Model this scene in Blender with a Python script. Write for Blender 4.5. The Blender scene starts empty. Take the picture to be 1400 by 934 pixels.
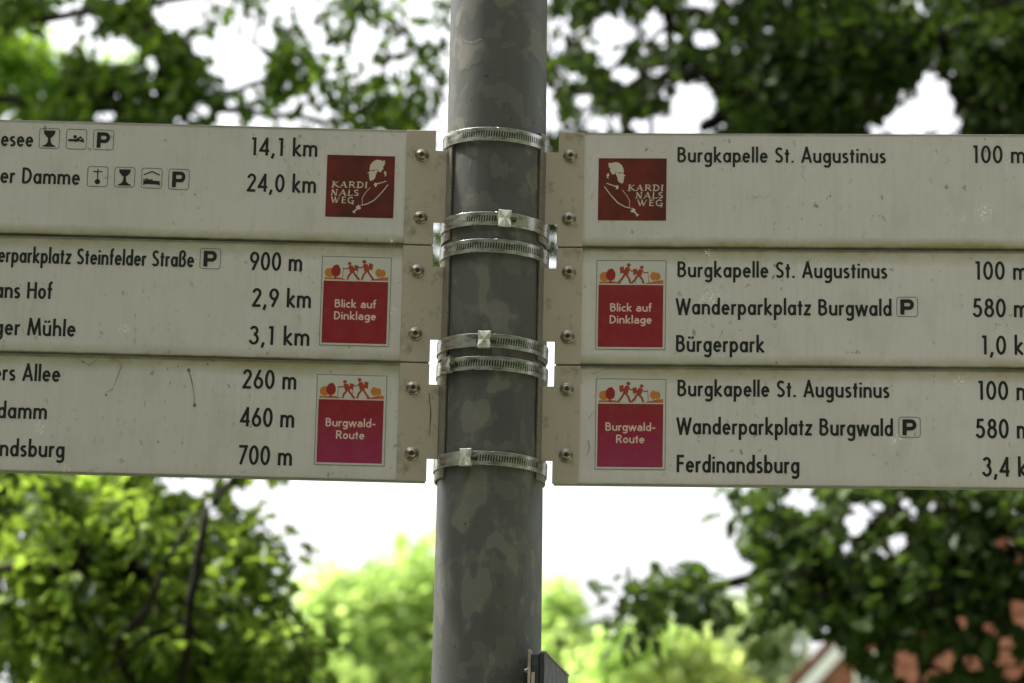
import bpy, bmesh, math, random
import numpy as np
from mathutils import Vector, Matrix
random.seed(7); rng = np.random.default_rng(7)
S = bpy.context.scene
C = S.collection
R = math.radians
# ------------------------------------------------------------------ camera
FPX, PITCH, ROLL = 4608.8, 0.23708, 0.02298      # focal length in pixels of a 1400 px wide frame
CAMZ = 1.6
AX, AY, ZT = -0.02316, 3.72473, 2.7425           # pole axis, top edge of the signs
SH = 0.13737                                     # height of one sign row
TL, TR = 0.01128, 0.06529                        # how far each stack of planks turns towards the viewer
fw = Vector((0, math.cos(PITCH), math.sin(PITCH))); up0 = Vector((0, -math.sin(PITCH), math.cos(PITCH))); rt0 = Vector((1, 0, 0))
rt = rt0*math.cos(ROLL) + up0*math.sin(ROLL); up = up0*math.cos(ROLL) - rt0*math.sin(ROLL)
cd = bpy.data.cameras.new('camera'); cam = bpy.data.objects.new('camera', cd); C.objects.link(cam); S.camera = cam
cam.matrix_world = Matrix(((rt.x, up.x, -fw.x, 0), (rt.y, up.y, -fw.y, 0), (rt.z, up.z, -fw.z, CAMZ), (0, 0, 0, 1)))
cd.sensor_width = 36; cd.lens = 36*FPX/1400; cd.clip_end = 3000; cd.clip_start = .05
cd.dof.use_dof = True; cd.dof.focus_distance = 3.79; cd.dof.aperture_fstop = 8.0; cd.dof.aperture_blades = 0
# ------------------------------------------------------------------ sky and sun
SUN_EL, SUN_AZ = R(52), R(-75)      # soft sun through thin cloud, from the left and slightly ahead
w = bpy.data.worlds.new("World"); S.world = w; w.use_nodes = True
nt = w.node_tree; bg = nt.nodes['Background']
sky = nt.nodes.new('ShaderNodeTexSky'); sky.sky_type = 'NISHITA'; sky.sun_disc = False
sky.sun_elevation = SUN_EL; sky.sun_rotation = SUN_AZ; sky.air_density = 1.0; sky.dust_density = 6.0; sky.ozone_density = 1.0
hs = nt.nodes.new('ShaderNodeHueSaturation'); hs.inputs['Saturation'].default_value = .12
nt.links.new(sky.outputs[0], hs.inputs['Color']); nt.links.new(hs.outputs[0], bg.inputs[0]); bg.inputs[1].default_value = .15
sl = bpy.data.lights.new('sun', 'SUN'); sl.energy = 4.6; sl.angle = R(6); sl.color = (1, .96, .88)
so = bpy.data.objects.new('sun', sl); C.objects.link(so)
sd = Vector((math.sin(SUN_AZ)*math.cos(SUN_EL), math.cos(SUN_AZ)*math.cos(SUN_EL), math.sin(SUN_EL)))
so.rotation_euler = sd.to_track_quat('Z', 'Y').to_euler()
S.view_settings.view_transform = 'Standard'; S.view_settings.look = 'None'; S.view_settings.exposure = 1.44; S.view_settings.gamma = 1
S.render.engine = 'CYCLES'
# ------------------------------------------------------------------ helpers
def ray(px, py):
    return (fw + rt*((px-700)/FPX) + up*((467-py)/FPX))
def at(px, py, Y):                      # the world point seen at a pixel, at world depth Y
    d = ray(px, py); return Vector((0, 0, CAMZ)) + d*(Y/d.y)
def proj(P):                            # world points (n,3) -> pixels
    P = np.asarray(P, float) - np.array([0, 0, CAMZ]); z = P @ np.array(fw)
    return 700 + FPX*(P @ np.array(rt))/z, 467 - FPX*(P @ np.array(up))/z, z
def mesh_obj(name, verts, faces, mat=None, parent=None, smooth=False):
    m = bpy.data.meshes.new(name); m.from_pydata([tuple(v) for v in verts], [], faces); m.update()
    return link(name, m, mat, parent, smooth)
def link(name, m, mat=None, parent=None, smooth=False):
    if mat is not None and len(m.materials) == 0: m.materials.append(mat)
    if smooth: m.polygons.foreach_set('use_smooth', [True]*len(m.polygons))
    o = bpy.data.objects.new(name, m); C.objects.link(o)
    if parent is not None: o.parent = parent
    return o
def from_bm(name, bm, mat=None, parent=None, smooth=False):
    m = bpy.data.meshes.new(name); bm.to_mesh(m); bm.free(); return link(name, m, mat, parent, smooth)
def thing(name, label, cat, loc=(0, 0, 0), rz=0, group=None):
    o = bpy.data.objects.new(name, None); C.objects.link(o); o.location = loc; o.rotation_euler = (0, 0, rz)
    o['label'] = label; o['category'] = cat
    if group: o['group'] = group
    return o
def box_bm(x0, x1, y0, y1, z0, z1, bev=0, seg=2, bm=None):
    b = bmesh.new(); bmesh.ops.create_cube(b, size=1)
    for v in b.verts: v.co = Vector(((x0+x1)/2+v.co.x*(x1-x0), (y0+y1)/2+v.co.y*(y1-y0), (z0+z1)/2+v.co.z*(z1-z0)))
    if bev: bmesh.ops.bevel(b, geom=b.edges[:], offset=bev, segments=seg, profile=.5, affect='EDGES')
    return b
def join_bm(bms):
    out = bmesh.new()
    for b in bms:
        m = bpy.data.meshes.new('t'); b.to_mesh(m); b.free(); out.from_mesh(m); bpy.data.meshes.remove(m)
    return out
def tube(pts, rad, sides=6):            # tapered tube through points -> verts, faces
    V, F = [], []
    n = len(pts)
    for i, p in enumerate(pts):
        d = (pts[min(i+1, n-1)] - pts[max(i-1, 0)]).normalized()
        a = d.cross(Vector((0, 0, 1)) if abs(d.z) < .9 else Vector((1, 0, 0))).normalized(); b = d.cross(a)
        for k in range(sides):
            t = 2*math.pi*k/sides; V.append(p + (a*math.cos(t) + b*math.sin(t))*rad[i])
    for i in range(n-1):
        for k in range(sides):
            F.append((i*sides+k, i*sides+(k+1) % sides, (i+1)*sides+(k+1) % sides, (i+1)*sides+k))
    F.append(tuple(range(sides-1, -1, -1))); F.append(tuple((n-1)*sides+k for k in range(sides)))
    return V, F
# ------------------------------------------------------------------ materials
def mat(name, col=(.5, .5, .5), rough=.5, metal=0, spec=.5):
    m = bpy.data.materials.new(name); m.use_nodes = True; b = m.node_tree.nodes['Principled BSDF']
    b.inputs['Base Color'].default_value = (*col, 1); b.inputs['Roughness'].default_value = rough
    b.inputs['Metallic'].default_value = metal; b.inputs['Specular IOR Level'].default_value = spec
    return m
class N:                                # small node-graph helper
    def __init__(s, m): s.t = m.node_tree; s.b = s.t.nodes['Principled BSDF']
    def n(s, ty, **k):
        o = s.t.nodes.new('ShaderNode'+ty)
        for a, v in k.items():
            if a in ('ins',):
                for i, x in v.items(): o.inputs[i].default_value = x
            else: setattr(o, a, v)
        return o
    def l(s, a, b): s.t.links.new(a, b)
    def coord(s, scale=(1, 1, 1), kind='Object', loc=(0, 0, 0)):
        c = s.n('TexCoord'); mp = s.n('Mapping'); mp.inputs['Scale'].default_value = scale; mp.inputs['Location'].default_value = loc
        s.l(c.outputs[kind], mp.inputs[0]); return mp.outputs[0]
    def noise(s, v, scale, detail=4, rough=.6, dist=0):
        o = s.n('TexNoise'); o.inputs['Scale'].default_value = scale; o.inputs['Detail'].default_value = detail
        o.inputs['Roughness'].default_value = rough; o.inputs['Distortion'].default_value = dist
        s.l(v, o.inputs['Vector']); return o.outputs['Fac']
    def ramp(s, f, stops):
        o = s.n('ValToRGB'); e = o.color_ramp.elements
        while len(e) < len(stops): e.new(.5)
        for i, (p, c) in enumerate(stops): e[i].position = p; e[i].color = (c, c, c, 1) if isinstance(c, (int, float)) else (*c, 1)
        s.l(f, o.inputs[0]); return o.outputs[0]
    def mix(s, f, a, b, blend='MIX'):
        o = s.n('MixRGB'); o.blend_type = blend
        for i, x in ((0, f), (1, a), (2, b)):
            if isinstance(x, (int, float)): o.inputs[i].default_value = x if i == 0 else (x, x, x, 1)
            elif isinstance(x, tuple): o.inputs[i].default_value = (*x, 1)
            else: s.l(x, o.inputs[i])
        return o.outputs[0]
    def math(s, op, a, b=0.0):
        o = s.n('Math'); o.operation = op
        for i, x in ((0, a), (1, b)):
            if isinstance(x, (int, float)): o.inputs[i].default_value = x
            else: s.l(x, o.inputs[i])
        return o.outputs[0]
    def bump(s, h, strength=.3, dist=.001):
        o = s.n('Bump'); o.inputs['Strength'].default_value = strength; o.inputs['Distance'].default_value = dist
        s.l(h, o.inputs['Height']); s.l(o.outputs[0], s.b.inputs['Normal'])
def sign_mat(name, seed, algae_top, algae_bot, glints=()):
    m = mat(name, (.56, .56, .5), .33); g = N(m)
    v = g.coord(loc=(seed*3.1, 0, seed*1.7)); vp = g.coord()
    big = g.noise(v, 5, 5); col = g.mix(g.ramp(big, [(.35, 0), (.7, 1)]), (.605, .575, .56), (.55, .525, .50))
    st = g.noise(g.coord((60, 1, 4), loc=(seed, 0, 0)), 3, 5, .6); col = g.mix(g.ramp(st, [(.45, 0), (.75, .22)]), col, (.42, .39, .30))
    sx = g.n('SeparateXYZ'); g.l(vp, sx.inputs[0]); z = sx.outputs['Z']
    nz = g.noise(g.coord((1, 1, 2), loc=(seed*9, 0, 0)), 28, 6, .7); nb = g.noise(g.coord(loc=(seed*4, 0, 2)), 5, 3, .5)
    for on, a, b, wd in ((algae_top, SH, -1, .030), (algae_bot, 0.0, 1, .020)):
        dist = g.math('DIVIDE', g.math('MULTIPLY', g.math('SUBTRACT', z, a), b), wd)          # 0 at the edge, 1 inside
        s_ = g.math('MULTIPLY', g.math('SUBTRACT', 1.0, dist), g.math('ADD', g.math('MULTIPLY', nz, .9), g.math('MULTIPLY', nb, .9)))
        col = g.mix(g.ramp(s_, [(.28, 0), (.85, on)]), col, (.25, .225, .075))
        ed = g.math('MULTIPLY', g.math('SUBTRACT', 1.0, g.math('MULTIPLY', dist, 5.0)), g.math('ADD', nz, .35))
        col = g.mix(g.ramp(ed, [(.12, 0), (.6, max(.75, min(1, on*1.3)))]), col, (.07, .06, .03))  # dark rim and underside: seam dirt plus row shadow painted into the colour
    sp = g.noise(g.coord((1, 1, .7), loc=(seed*11, 0, 0)), 130, 2, .5)
    msk = g.noise(g.coord(loc=(seed*5, 0, 9)), 12, 3, .6)
    spk = g.math('MULTIPLY', g.ramp(sp, [(.63, 0), (.72, 1)]), g.ramp(msk, [(.44, 0), (.6, 1)]))
    col = g.mix(g.math('MULTIPLY', spk, .75), col, (.17, .15, .08))
    sp2 = g.noise(g.coord(loc=(seed*2, 0, 5)), 420, 2, .5)
    col = g.mix(g.math('MULTIPLY', g.ramp(sp2, [(.68, 0), (.75, .5)]), 1.0), col, (.28, .26, .18))
    mot = g.noise(g.coord((1, 1, .5), loc=(seed*6, 0, 3)), 22, 6, .65); col = g.mix(g.ramp(mot, [(.50, 0), (.72, .28)]), col, (.36, .34, .24))
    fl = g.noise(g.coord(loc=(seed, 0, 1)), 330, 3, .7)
    for fx, fz, fr in glints:           # small patches of white glints painted into the base colour
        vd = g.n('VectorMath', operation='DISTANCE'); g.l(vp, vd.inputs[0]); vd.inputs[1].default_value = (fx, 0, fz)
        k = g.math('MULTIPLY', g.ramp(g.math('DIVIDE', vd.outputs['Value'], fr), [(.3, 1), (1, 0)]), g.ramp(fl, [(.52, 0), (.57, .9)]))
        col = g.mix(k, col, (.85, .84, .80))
    g.l(col, g.b.inputs['Base Color'])
    g.l(g.ramp(g.noise(v, 9, 4), [(.3, .28), (.7, .5)]), g.b.inputs['Roughness'])
    g.bump(g.noise(v, 60, 4), .04, .001)
    return m
def metal_mat(name, col, rough, scale=(1, 1, 1), var=.25, metal=.9, dirt=(.10, .085, .05)):
    m = mat(name, col, rough, metal); g = N(m); v = g.coord(scale)
    f = g.noise(v, 60, 5, .65); c = g.mix(g.ramp(f, [(.35, 0), (.7, 1)]), tuple(x*(1-var) for x in col), tuple(min(1, x*(1+var)) for x in col))
    d = g.noise(g.coord(loc=(3, 1, 2)), 35, 5, .7); c = g.mix(g.ramp(d, [(.56, 0), (.74, .7)]), c, dirt)
    g.l(c, g.b.inputs['Base Color']); g.l(g.ramp(f, [(.3, rough*.8), (.7, min(1, rough*1.4))]), g.b.inputs['Roughness'])
    g.bump(f, .12, .0006); return m
M_strip = metal_mat('brushed_steel_plate', (.46, .40, .32), .5, (30, 30, 2), .06, .35)
M_saddle = metal_mat('bracket_steel', (.27, .245, .20), .45, (2, 2, 8), .2, .6)
M_band = metal_mat('hose_clamp_steel', (.56, .54, .51), .27, (1, 1, 4), .25, .95)
M_house = metal_mat('clamp_housing_steel', (.86, .84, .78), .35, (1, 1, 1), .2, .9)
M_screw = metal_mat('screw_steel', (.30, .27, .22), .25, (1, 1, 1), .3, .9)
M_dark = mat('dark_recess', (.09, .08, .07), .3, .6)
M_ink = mat('black_lettering', (.012, .013, .012), .4)
M_line = mat('thin_grey_print', (.10, .11, .10), .5)
M_white = mat('sticker_white', (.52, .52, .47), .38)
M_cream = mat('cream_print', (.56, .50, .41), .4)
M_redtext = mat('pale_print', (.66, .50, .43), .4)
def grad_mat(name, stops, axis='Z', z0=0, z1=1, rough=.4, extra=None):
    m = mat(name, (.3, .02, .02), rough); g = N(m); sx = g.n('SeparateXYZ'); g.l(g.coord(), sx.inputs[0])
    f = g.math('DIVIDE', g.math('SUBTRACT', sx.outputs[axis], z0), (z1-z0))
    c = g.ramp(f, stops); n = g.noise(g.coord(), 60, 3); c = g.mix(g.ramp(n, [(.4, 0), (.75, .25)]), c, (.22, .09, .07))
    g.l(c, g.b.inputs['Base Color']); return m
M_kard = mat('brown_red_print', (.14, .02, .012), .4)
g = N(M_kard); n_ = g.noise(g.coord(), 28, 4, .6); g.l(g.mix(g.ramp(n_, [(.38, 0), (.68, 1)]), (.075, .010, .008), (.165, .017, .009)), g.b.inputs['Base Color'])
# ------------------------------------------------------------------ pole
def pole_mat():
    m = mat('weathered_grey_paint', (.1, .1, .1), .5, .0, .4); g = N(m)
    # blocky old sticker and peeled coating patches, elongated and with hard rims
    f1 = g.noise(g.coord((1, 1, .62)), 27, 2.2, .5, .3); f2 = g.noise(g.coord((1, 1, .8), loc=(4, 2, 7)), 38, 2, .5, .2)
    f3 = g.noise(g.coord((1, 1, .12), loc=(1, 8, 1)), 60, 4, .6); f4 = g.noise(g.coord(), 220, 3, .6)
    base = g.mix(g.ramp(g.noise(g.coord(loc=(9, 0, 0)), 5, 3), [(.35, 0), (.65, 1)]), (.066, .069, .070), (.088, .090, .086))
    base = g.mix(g.ramp(f3, [(.38, 0), (.72, .7)]), base, (.11, .108, .092))
    p1 = g.ramp(f1, [(.55, 0), (.565, 1)]); p2 = g.ramp(f2, [(.57, 0), (.583, 1)]); p3 = g.ramp(f1, [(.60, 0), (.615, 1)])
    c = g.mix(g.math('MULTIPLY', p1, .27), base, (.128, .127, .114)); c = g.mix(g.math('MULTIPLY', p2, .32), c, (.165, .155, .12))
    c = g.mix(g.math('MULTIPLY', p3, .36), c, (.225, .215, .16))
    dk = g.noise(g.coord((1, 1, .4), loc=(3, 3, 0)), 11, 3); c = g.mix(g.ramp(dk, [(.60, 0), (.66, .45)]), c, (.05, .052, .045))
    spk = g.noise(g.coord(loc=(0, 7, 0)), 170, 2, .5); c = g.mix(g.ramp(spk, [(.71, 0), (.76, .8)]), c, (.025, .025, .02))
    g.l(c, g.b.inputs['Base Color']); g.l(g.ramp(f1, [(.4, .44), (.65, .6)]), g.b.inputs['Roughness'])
    g.bump(g.mix(.35, p1, f4), .22, .0012); return m
M_pole = pole_mat()
R0, TAP, LEAN = .057, .10582, -.00509
def prad(z): return R0*(1-TAP*(z-ZT))
def pax(z): return AX + LEAN*(z-ZT)
pole = thing('sign_post', 'round grey steel post with blotchy peeling paint that carries all the signs', 'post', (pax(0), AY, 0))
V, F = [], []; zs = list(np.linspace(-.2, 3.9, 42)); n = 96
for z in zs:
    for k in range(n):
        a = 2*math.pi*k/n; V.append((pax(z)-pax(0)+prad(z)*math.cos(a), prad(z)*math.sin(a), z))
for i in range(len(zs)-1):
    for k in range(n): F.append((i*n+k, i*n+(k+1) % n, (i+1)*n+(k+1) % n, (i+1)*n+k))
mesh_obj('shaft', V, F, M_pole, pole, True)
capb = bmesh.new(); bmesh.ops.create_uvsphere(capb, u_segments=48, v_segments=12, radius=prad(3.9)+.003)
for v in capb.verts: v.co.z = max(v.co.z, -.02)*.35; v.co += Vector((pax(3.9)-pax(0), 0, 3.9))
from_bm('cap', capb, M_saddle, pole, True)
# ------------------------------------------------------------------ stroke lettering
def EL(cx, cy, rx, ry, a0, a1, n=16):
    return [(cx+rx*math.cos(R(a0+(a1-a0)*i/n)), cy+ry*math.sin(R(a0+(a1-a0)*i/n))) for i in range(n+1)]
xt = .655; b0 = .06; tt = .595
def bowl(cx=.205): return EL(cx, .328, .142, .268, 0, 360, 22)
def arch(x0, x1): return [(x1, 0), (x1, .40)] + EL((x0+x1)/2, .40, (x1-x0)/2, .195, 0, 180, 12)[1:]
G = {
 'a': (.42, [bowl(), [(.355, 0), (.355, xt)]]), 'b': (.42, [bowl(.215), [(.065, 0), (.065, 1.06)]]),
 'd': (.42, [bowl(), [(.355, 0), (.355, 1.06)]]),
 'e': (.41, [[(.065, .345), (.345, .345)] + EL(.205, .328, .142, .268, 5, 322, 20)[1:]]),
 'f': (.25, [[(.11, 0), (.11, .86)] + EL(.24, .86, .13, .15, 180, 85, 6)[1:], [(.0, .60), (.24, .60)]]),
 'g': (.42, [bowl(), [(.355, xt), (.355, -.08)] + EL(.205, -.08, .15, .17, 0, -150, 10)[1:]]),
 'h': (.42, [[(.065, 0), (.065, 1.06)], arch(.065, .355)]), 'i': (.13, [[(.065, 0), (.065, xt)], [(.065, .80), (.065, .93)]]),
 'k': (.40, [[(.065, 0), (.065, 1.06)], [(.34, .655), (.11, .33), (.37, 0)]]), 'l': (.13, [[(.065, 0), (.065, 1.06)]]),
 'm': (.66, [[(.065, 0), (.065, xt)], arch(.065, .33), arch(.33, .595)]), 'n': (.42, [[(.065, 0), (.065, xt)], arch(.065, .355)]),
 'o': (.41, [EL(.205, .328, .142, .268, 0, 360, 22)]), 'p': (.42, [bowl(.215), [(.065, -.32), (.065, xt)]]),
 'r': (.26, [[(.065, 0), (.065, xt)], EL(.215, .43, .15, .165, 180, 75, 8)]),
 's': (.31, [EL(.165, .475, .105, .122, 40, 235, 10) + EL(.14, .19, .115, .135, 60, -140, 12)]),
 't': (.25, [[(.12, 0), (.12, .88)], [(.0, .60), (.24, .60)]]),
 'u': (.42, [[(.355, 0), (.355, xt)], [(.065, xt), (.065, .25)] + EL(.21, .25, .145, .19, 180, 360, 12)[1:]]),
 'w': (.60, [[(.03, xt), (.165, .03), (.30, .62), (.435, .03), (.57, xt)]]),
 'z': (.34, [[(.02, .60), (.29, .60), (.04, .06), (.32, .06)]]),
 'ß': (.43, [[(.065, 0), (.065, .80)] + EL(.205, .80, .14, .20, 180, -60, 12)[1:] + EL(.20, .30, .165, .245, 75, -120, 14)]),
 'A': (.52, [[(.04, 0), (.26, 1.0), (.48, 0)], [(.12, .30), (.40, .30)]]),
 'B': (.46, [[(.065, .06), (.065, .94), (.20, .94)] + EL(.20, .745, .15, .195, 90, -90, 8)[1:] + [(.075, .55)], [(.20, .545)] + EL(.20, .302, .19, .243, 90, -90, 10)[1:] + [(.065, .06)]]),
 'D': (.50, [[(.065, .06), (.065, .94), (.17, .94)] + EL(.17, .50, .26, .44, 90, -90, 14)[1:] + [(.035, .06)]]),
 'F': (.38, [[(.36, .94), (.065, .94), (.065, 0)], [(.065, .53), (.34, .53)]]), 'H': (.50, [[(.065, 0), (.065, 1)], [(.435, 0), (.435, 1)], [(.065, .53), (.435, .53)]]),
 'M': (.66, [[(.05, 0), (.13, 1.0), (.33, .12), (.53, 1.0), (.61, 0)]]), 'S': (.42, [EL(.215, .745, .14, .20, 30, 232, 12) + EL(.195, .265, .155, .205, 58, -150, 14)]),
 'W': (.72, [[(.03, 1), (.20, .02), (.36, .92), (.52, .02), (.69, 1)]]),
 '0': (.46, [EL(.23, .5, .165, .44, 0, 360, 26)]), '1': (.33, [[(.06, .94), (.20, .94), (.20, 0)]]),
 '2': (.45, [EL(.22, .73, .15, .21, 175, -30, 12) + [(.07, .06), (.41, .06)]]),
 '3': (.45, [EL(.205, .745, .135, .195, 160, -90, 14), EL(.205, .30, .165, .24, 90, -165, 16)]),
 '4': (.47, [[(.34, 0), (.34, .95), (.05, .27), (.45, .27)]]),
 '5': (.45, [[(.37, .94), (.13, .94), (.10, .57)] + EL(.20, .33, .17, .27, 105, -155, 16)]),
 '6': (.46, [EL(.23, .31, .165, .25, 0, 360, 20), [(.30, .99), (.09, .44)]]),
 '7': (.43, [[(.03, .94), (.38, .94), (.12, 0)]]), '8': (.46, [EL(.23, .745, .13, .195, 0, 360, 18), EL(.23, .30, .165, .24, 0, 360, 20)]),
 '9': (.46, [EL(.23, .69, .165, .25, 0, 360, 20), [(.16, .01), (.37, .56)]]),
 ',': (.20, [[(.12, .13), (.04, -.16)]]), '.': (.17, [[(.085, 0), (.085, .13)]]), ' ': (.22, []), '-': (.28, [[(.02, .35), (.26, .35)]]),
}
G['ü'] = (.42, G['u'][1] + [[(.13, .80), (.13, .93)], [(.29, .80), (.29, .93)]])
def strip(pts, t, V, F, off, zo=0.0, closed=None):        # flat ribbon of width t along pts (x,z), mitred
    P = [Vector(p) for p in pts]; n = len(P)
    for i in range(1, n-1):             # sharp corner: two ribbons that overlap a little
        a, b = (P[i]-P[i-1]).normalized(), (P[i+1]-P[i]).normalized()
        if a.dot(b) < .25:
            strip([tuple(p) for p in P[:i]]+[tuple(P[i]+a*t*.42)], t, V, F, off, zo); strip([tuple(P[i]-b*t*.42)]+[tuple(p) for p in P[i+1:]], t, V, F, off, zo-.000006); return
    cl = n > 8 and (P[0]-P[-1]).length < 1e-6
    base = len(V)
    for i in range(n):
        a = P[i]-P[i-1] if i > 0 else (P[-1]-P[-2] if cl else P[1]-P[0]); b = P[i+1]-P[i] if i < n-1 else (P[1]-P[0] if cl else P[-1]-P[-2])
        a = a.normalized(); b = b.normalized(); na = Vector((-a.y, a.x)); nb_ = Vector((-b.y, b.x)); m = na+nb_
        m = na if m.length < .2 else m.normalized(); k = min(1/max(m.dot(na), .38), 2.2)
        for s in (1, -1): q = P[i]+m*(s*t/2*k); V.append((q.x, zo, q.y))
    for i in range(n-1): F.append((base+2*i, base+2*i+1, base+2*i+3, base+2*i+2))
def text_mesh(txt, x0, x1, zb, cap, y, t=.13, gap=.07):
    w_ = 0; items = []
    for ch in txt:
        gw, st = G[ch]; items.append((w_, st)); w_ += gw + gap
    w_ -= gap; sx = (x1-x0)/w_; V, F = [], []; k = 0
    for ox, st in items:
        for s_ in st:
            # strokes are laid out in cap-height units, squeezed to the width afterwards so stems keep their weight
            pts = [(x0+(ox+px_)*sx, zb+pz*cap) for px_, pz in s_]
            strip(pts, t*cap, V, F, 0, y - .00001*(k % 6)); k += 1
    return V, F
def font_mesh(name, txt, cx, zb, width, height, y, m_, parent, bold=.0):
    cu = bpy.data.curves.new('t', 'FONT'); cu.body = txt; cu.offset = bold; cu.resolution_u = 3; cu.fill_mode = 'FRONT'
    ob = bpy.data.objects.new('t', cu); C.objects.link(ob); dg = bpy.context.evaluated_depsgraph_get(); dg.update()
    me = bpy.data.meshes.new_from_object(ob.evaluated_get(dg)); bpy.data.objects.remove(ob)
    co = np.empty(len(me.vertices)*3); me.vertices.foreach_get('co', co); co = co.reshape(-1, 3)
    a, b = co[:, 0].min(), co[:, 0].max(); out = np.zeros_like(co)
    out[:, 0] = cx + ((co[:, 0]-a)/(b-a)-.5)*width; out[:, 2] = zb + co[:, 1]/.7*height; out[:, 1] = y
    me.vertices.foreach_set('co', out.ravel()); me.update(); me.materials.clear()
    return link(name, me, m_, parent)
G2 = dict(G)
G2['a'] = (.43, [[(.355, 0), (.355, .42)] + EL(.215, .42, .14, .19, 0, 150, 8)[1:], [(.355, .38), (.20, .38)] + EL(.20, .22, .135, .16, 90, 290, 10)[1:] + [(.355, .16)]])
G2['c'] = (.36, [EL(.215, .328, .15, .268, 48, 312, 16)])
G2['R'] = (.47, [[(.065, 0), (.065, .94), (.22, .94)] + EL(.22, .72, .16, .22, 90, -90, 8)[1:] + [(.075, .50)], [(.22, .50), (.42, 0)]])
def sticker_text(txt, cx, zb, width, cap, y, parent):
    global G
    keep = G; G = G2; V, F = text_mesh(txt, cx-width/2, cx+width/2, zb, cap, y, .17, .045); G = keep
    return mesh_obj('lettering', V, F, M_redtext, parent)
# ------------------------------------------------------------------ signs
YP = AY - .02
def plane_pt(side, px, py):             # pixel -> local (x, z from sign top) on the plank plane of that side
    t = TL if side < 0 else -TR         # y = YP + t*(x-AX)
    d = ray(px, py); k = (YP - t*AX)/(d.y - t*d.x)
    X = d.x*k; Z = CAMZ + d.z*k
    return (X-AX)*math.sqrt(1+t*t), Z
ANG = {-1: math.atan(TL), 1: -math.atan(TR)}
def strip_outline(side, xa, xb, z0, z1, n0, n1, xs):     # plate from xa (face seam) to xb, tab to xs between n0 and n1
    return [(xa, z0), (xb, z0), (xb, n0), (xs, n0), (xs, n1), (xb, n1), (xb, z1), (xa, z1)]
def plate(name, outline, y0, y1, m_, parent, bev=.0004):
    b = bmesh.new(); vs = [b.verts.new((x, y0, z)) for x, z in outline]; f = b.faces.new(vs)
    ex = bmesh.ops.extrude_face_region(b, geom=[f]); 
    for v in ex['geom']:
        if isinstance(v, bmesh.types.BMVert): v.co.y = y1
    bmesh.ops.recalc_face_normals(b, faces=b.faces[:])
    if bev: bmesh.ops.bevel(b, geom=b.edges[:], offset=bev, segments=1, affect='EDGES')
    return from_bm(name, b, m_, parent)
# one screw: washer, domed head, star recess
def lathe(prof, n=24):
    V, F = [], []
    for r, y in prof:
        for k in range(n): a = 2*math.pi*k/n; V.append((r*math.cos(a), y, r*math.sin(a)))
    for i in range(len(prof)-1):
        for k in range(n): F.append((i*n+k, i*n+(k+1) % n, (i+1)*n+(k+1) % n, (i+1)*n+k))
    F.append(tuple(range((len(prof)-1)*n, len(prof)*n))); return V, F
V, F = lathe([(.0080, 0), (.0080, -.0008), (.0072, -.0012), (.0060, -.0012), (.0060, -.0022), (.0055, -.0036), (.0045, -.0045), (.0033, -.0050), (.0029, -.0050), (.0026, -.0036)])
scr_me = mesh_obj('tmp', V, F, M_screw); scr_mesh = scr_me.data; bpy.data.objects.remove(scr_me); scr_mesh.polygons.foreach_set('use_smooth', [True]*len(scr_mesh.polygons))
b = bmesh.new(); vs = [b.verts.new(((.0027 if k % 2 == 0 else .0019)*math.cos(R(30*k)), -.0038, (.0027 if k % 2 == 0 else .0019)*math.sin(R(30*k)))) for k in range(12)]; b.faces.new(vs)
rec_mesh = bpy.data.meshes.new('socket'); b.to_mesh(rec_mesh); b.free(); rec_mesh.materials.append(M_dark)
SZ = .000808    # metres per pixel on the planks
P_TOP = -.0003  # print sits just in front of the face
def rect(x0, x1, z0, z1, y, V, F):
    b_ = len(V); V += [(x0, y, z0), (x1, y, z0), (x1, y, z1), (x0, y, z1)]; F.append((b_, b_+1, b_+2, b_+3))
def poly(pts, y, V, F): b_ = len(V); V += [(x, y, z) for x, z in pts]; F.append(tuple(range(b_, b_+len(pts))))
def rrect(x0, x1, z0, z1, r):
    o = []
    for cx, cz, a in ((x1-r, z1-r, 0), (x0+r, z1-r, 90), (x0+r, z0+r, 180), (x1-r, z0+r, 270)): o += EL(cx, cz, r, r, a, a+90, 4)
    return o + [o[0]]
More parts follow.
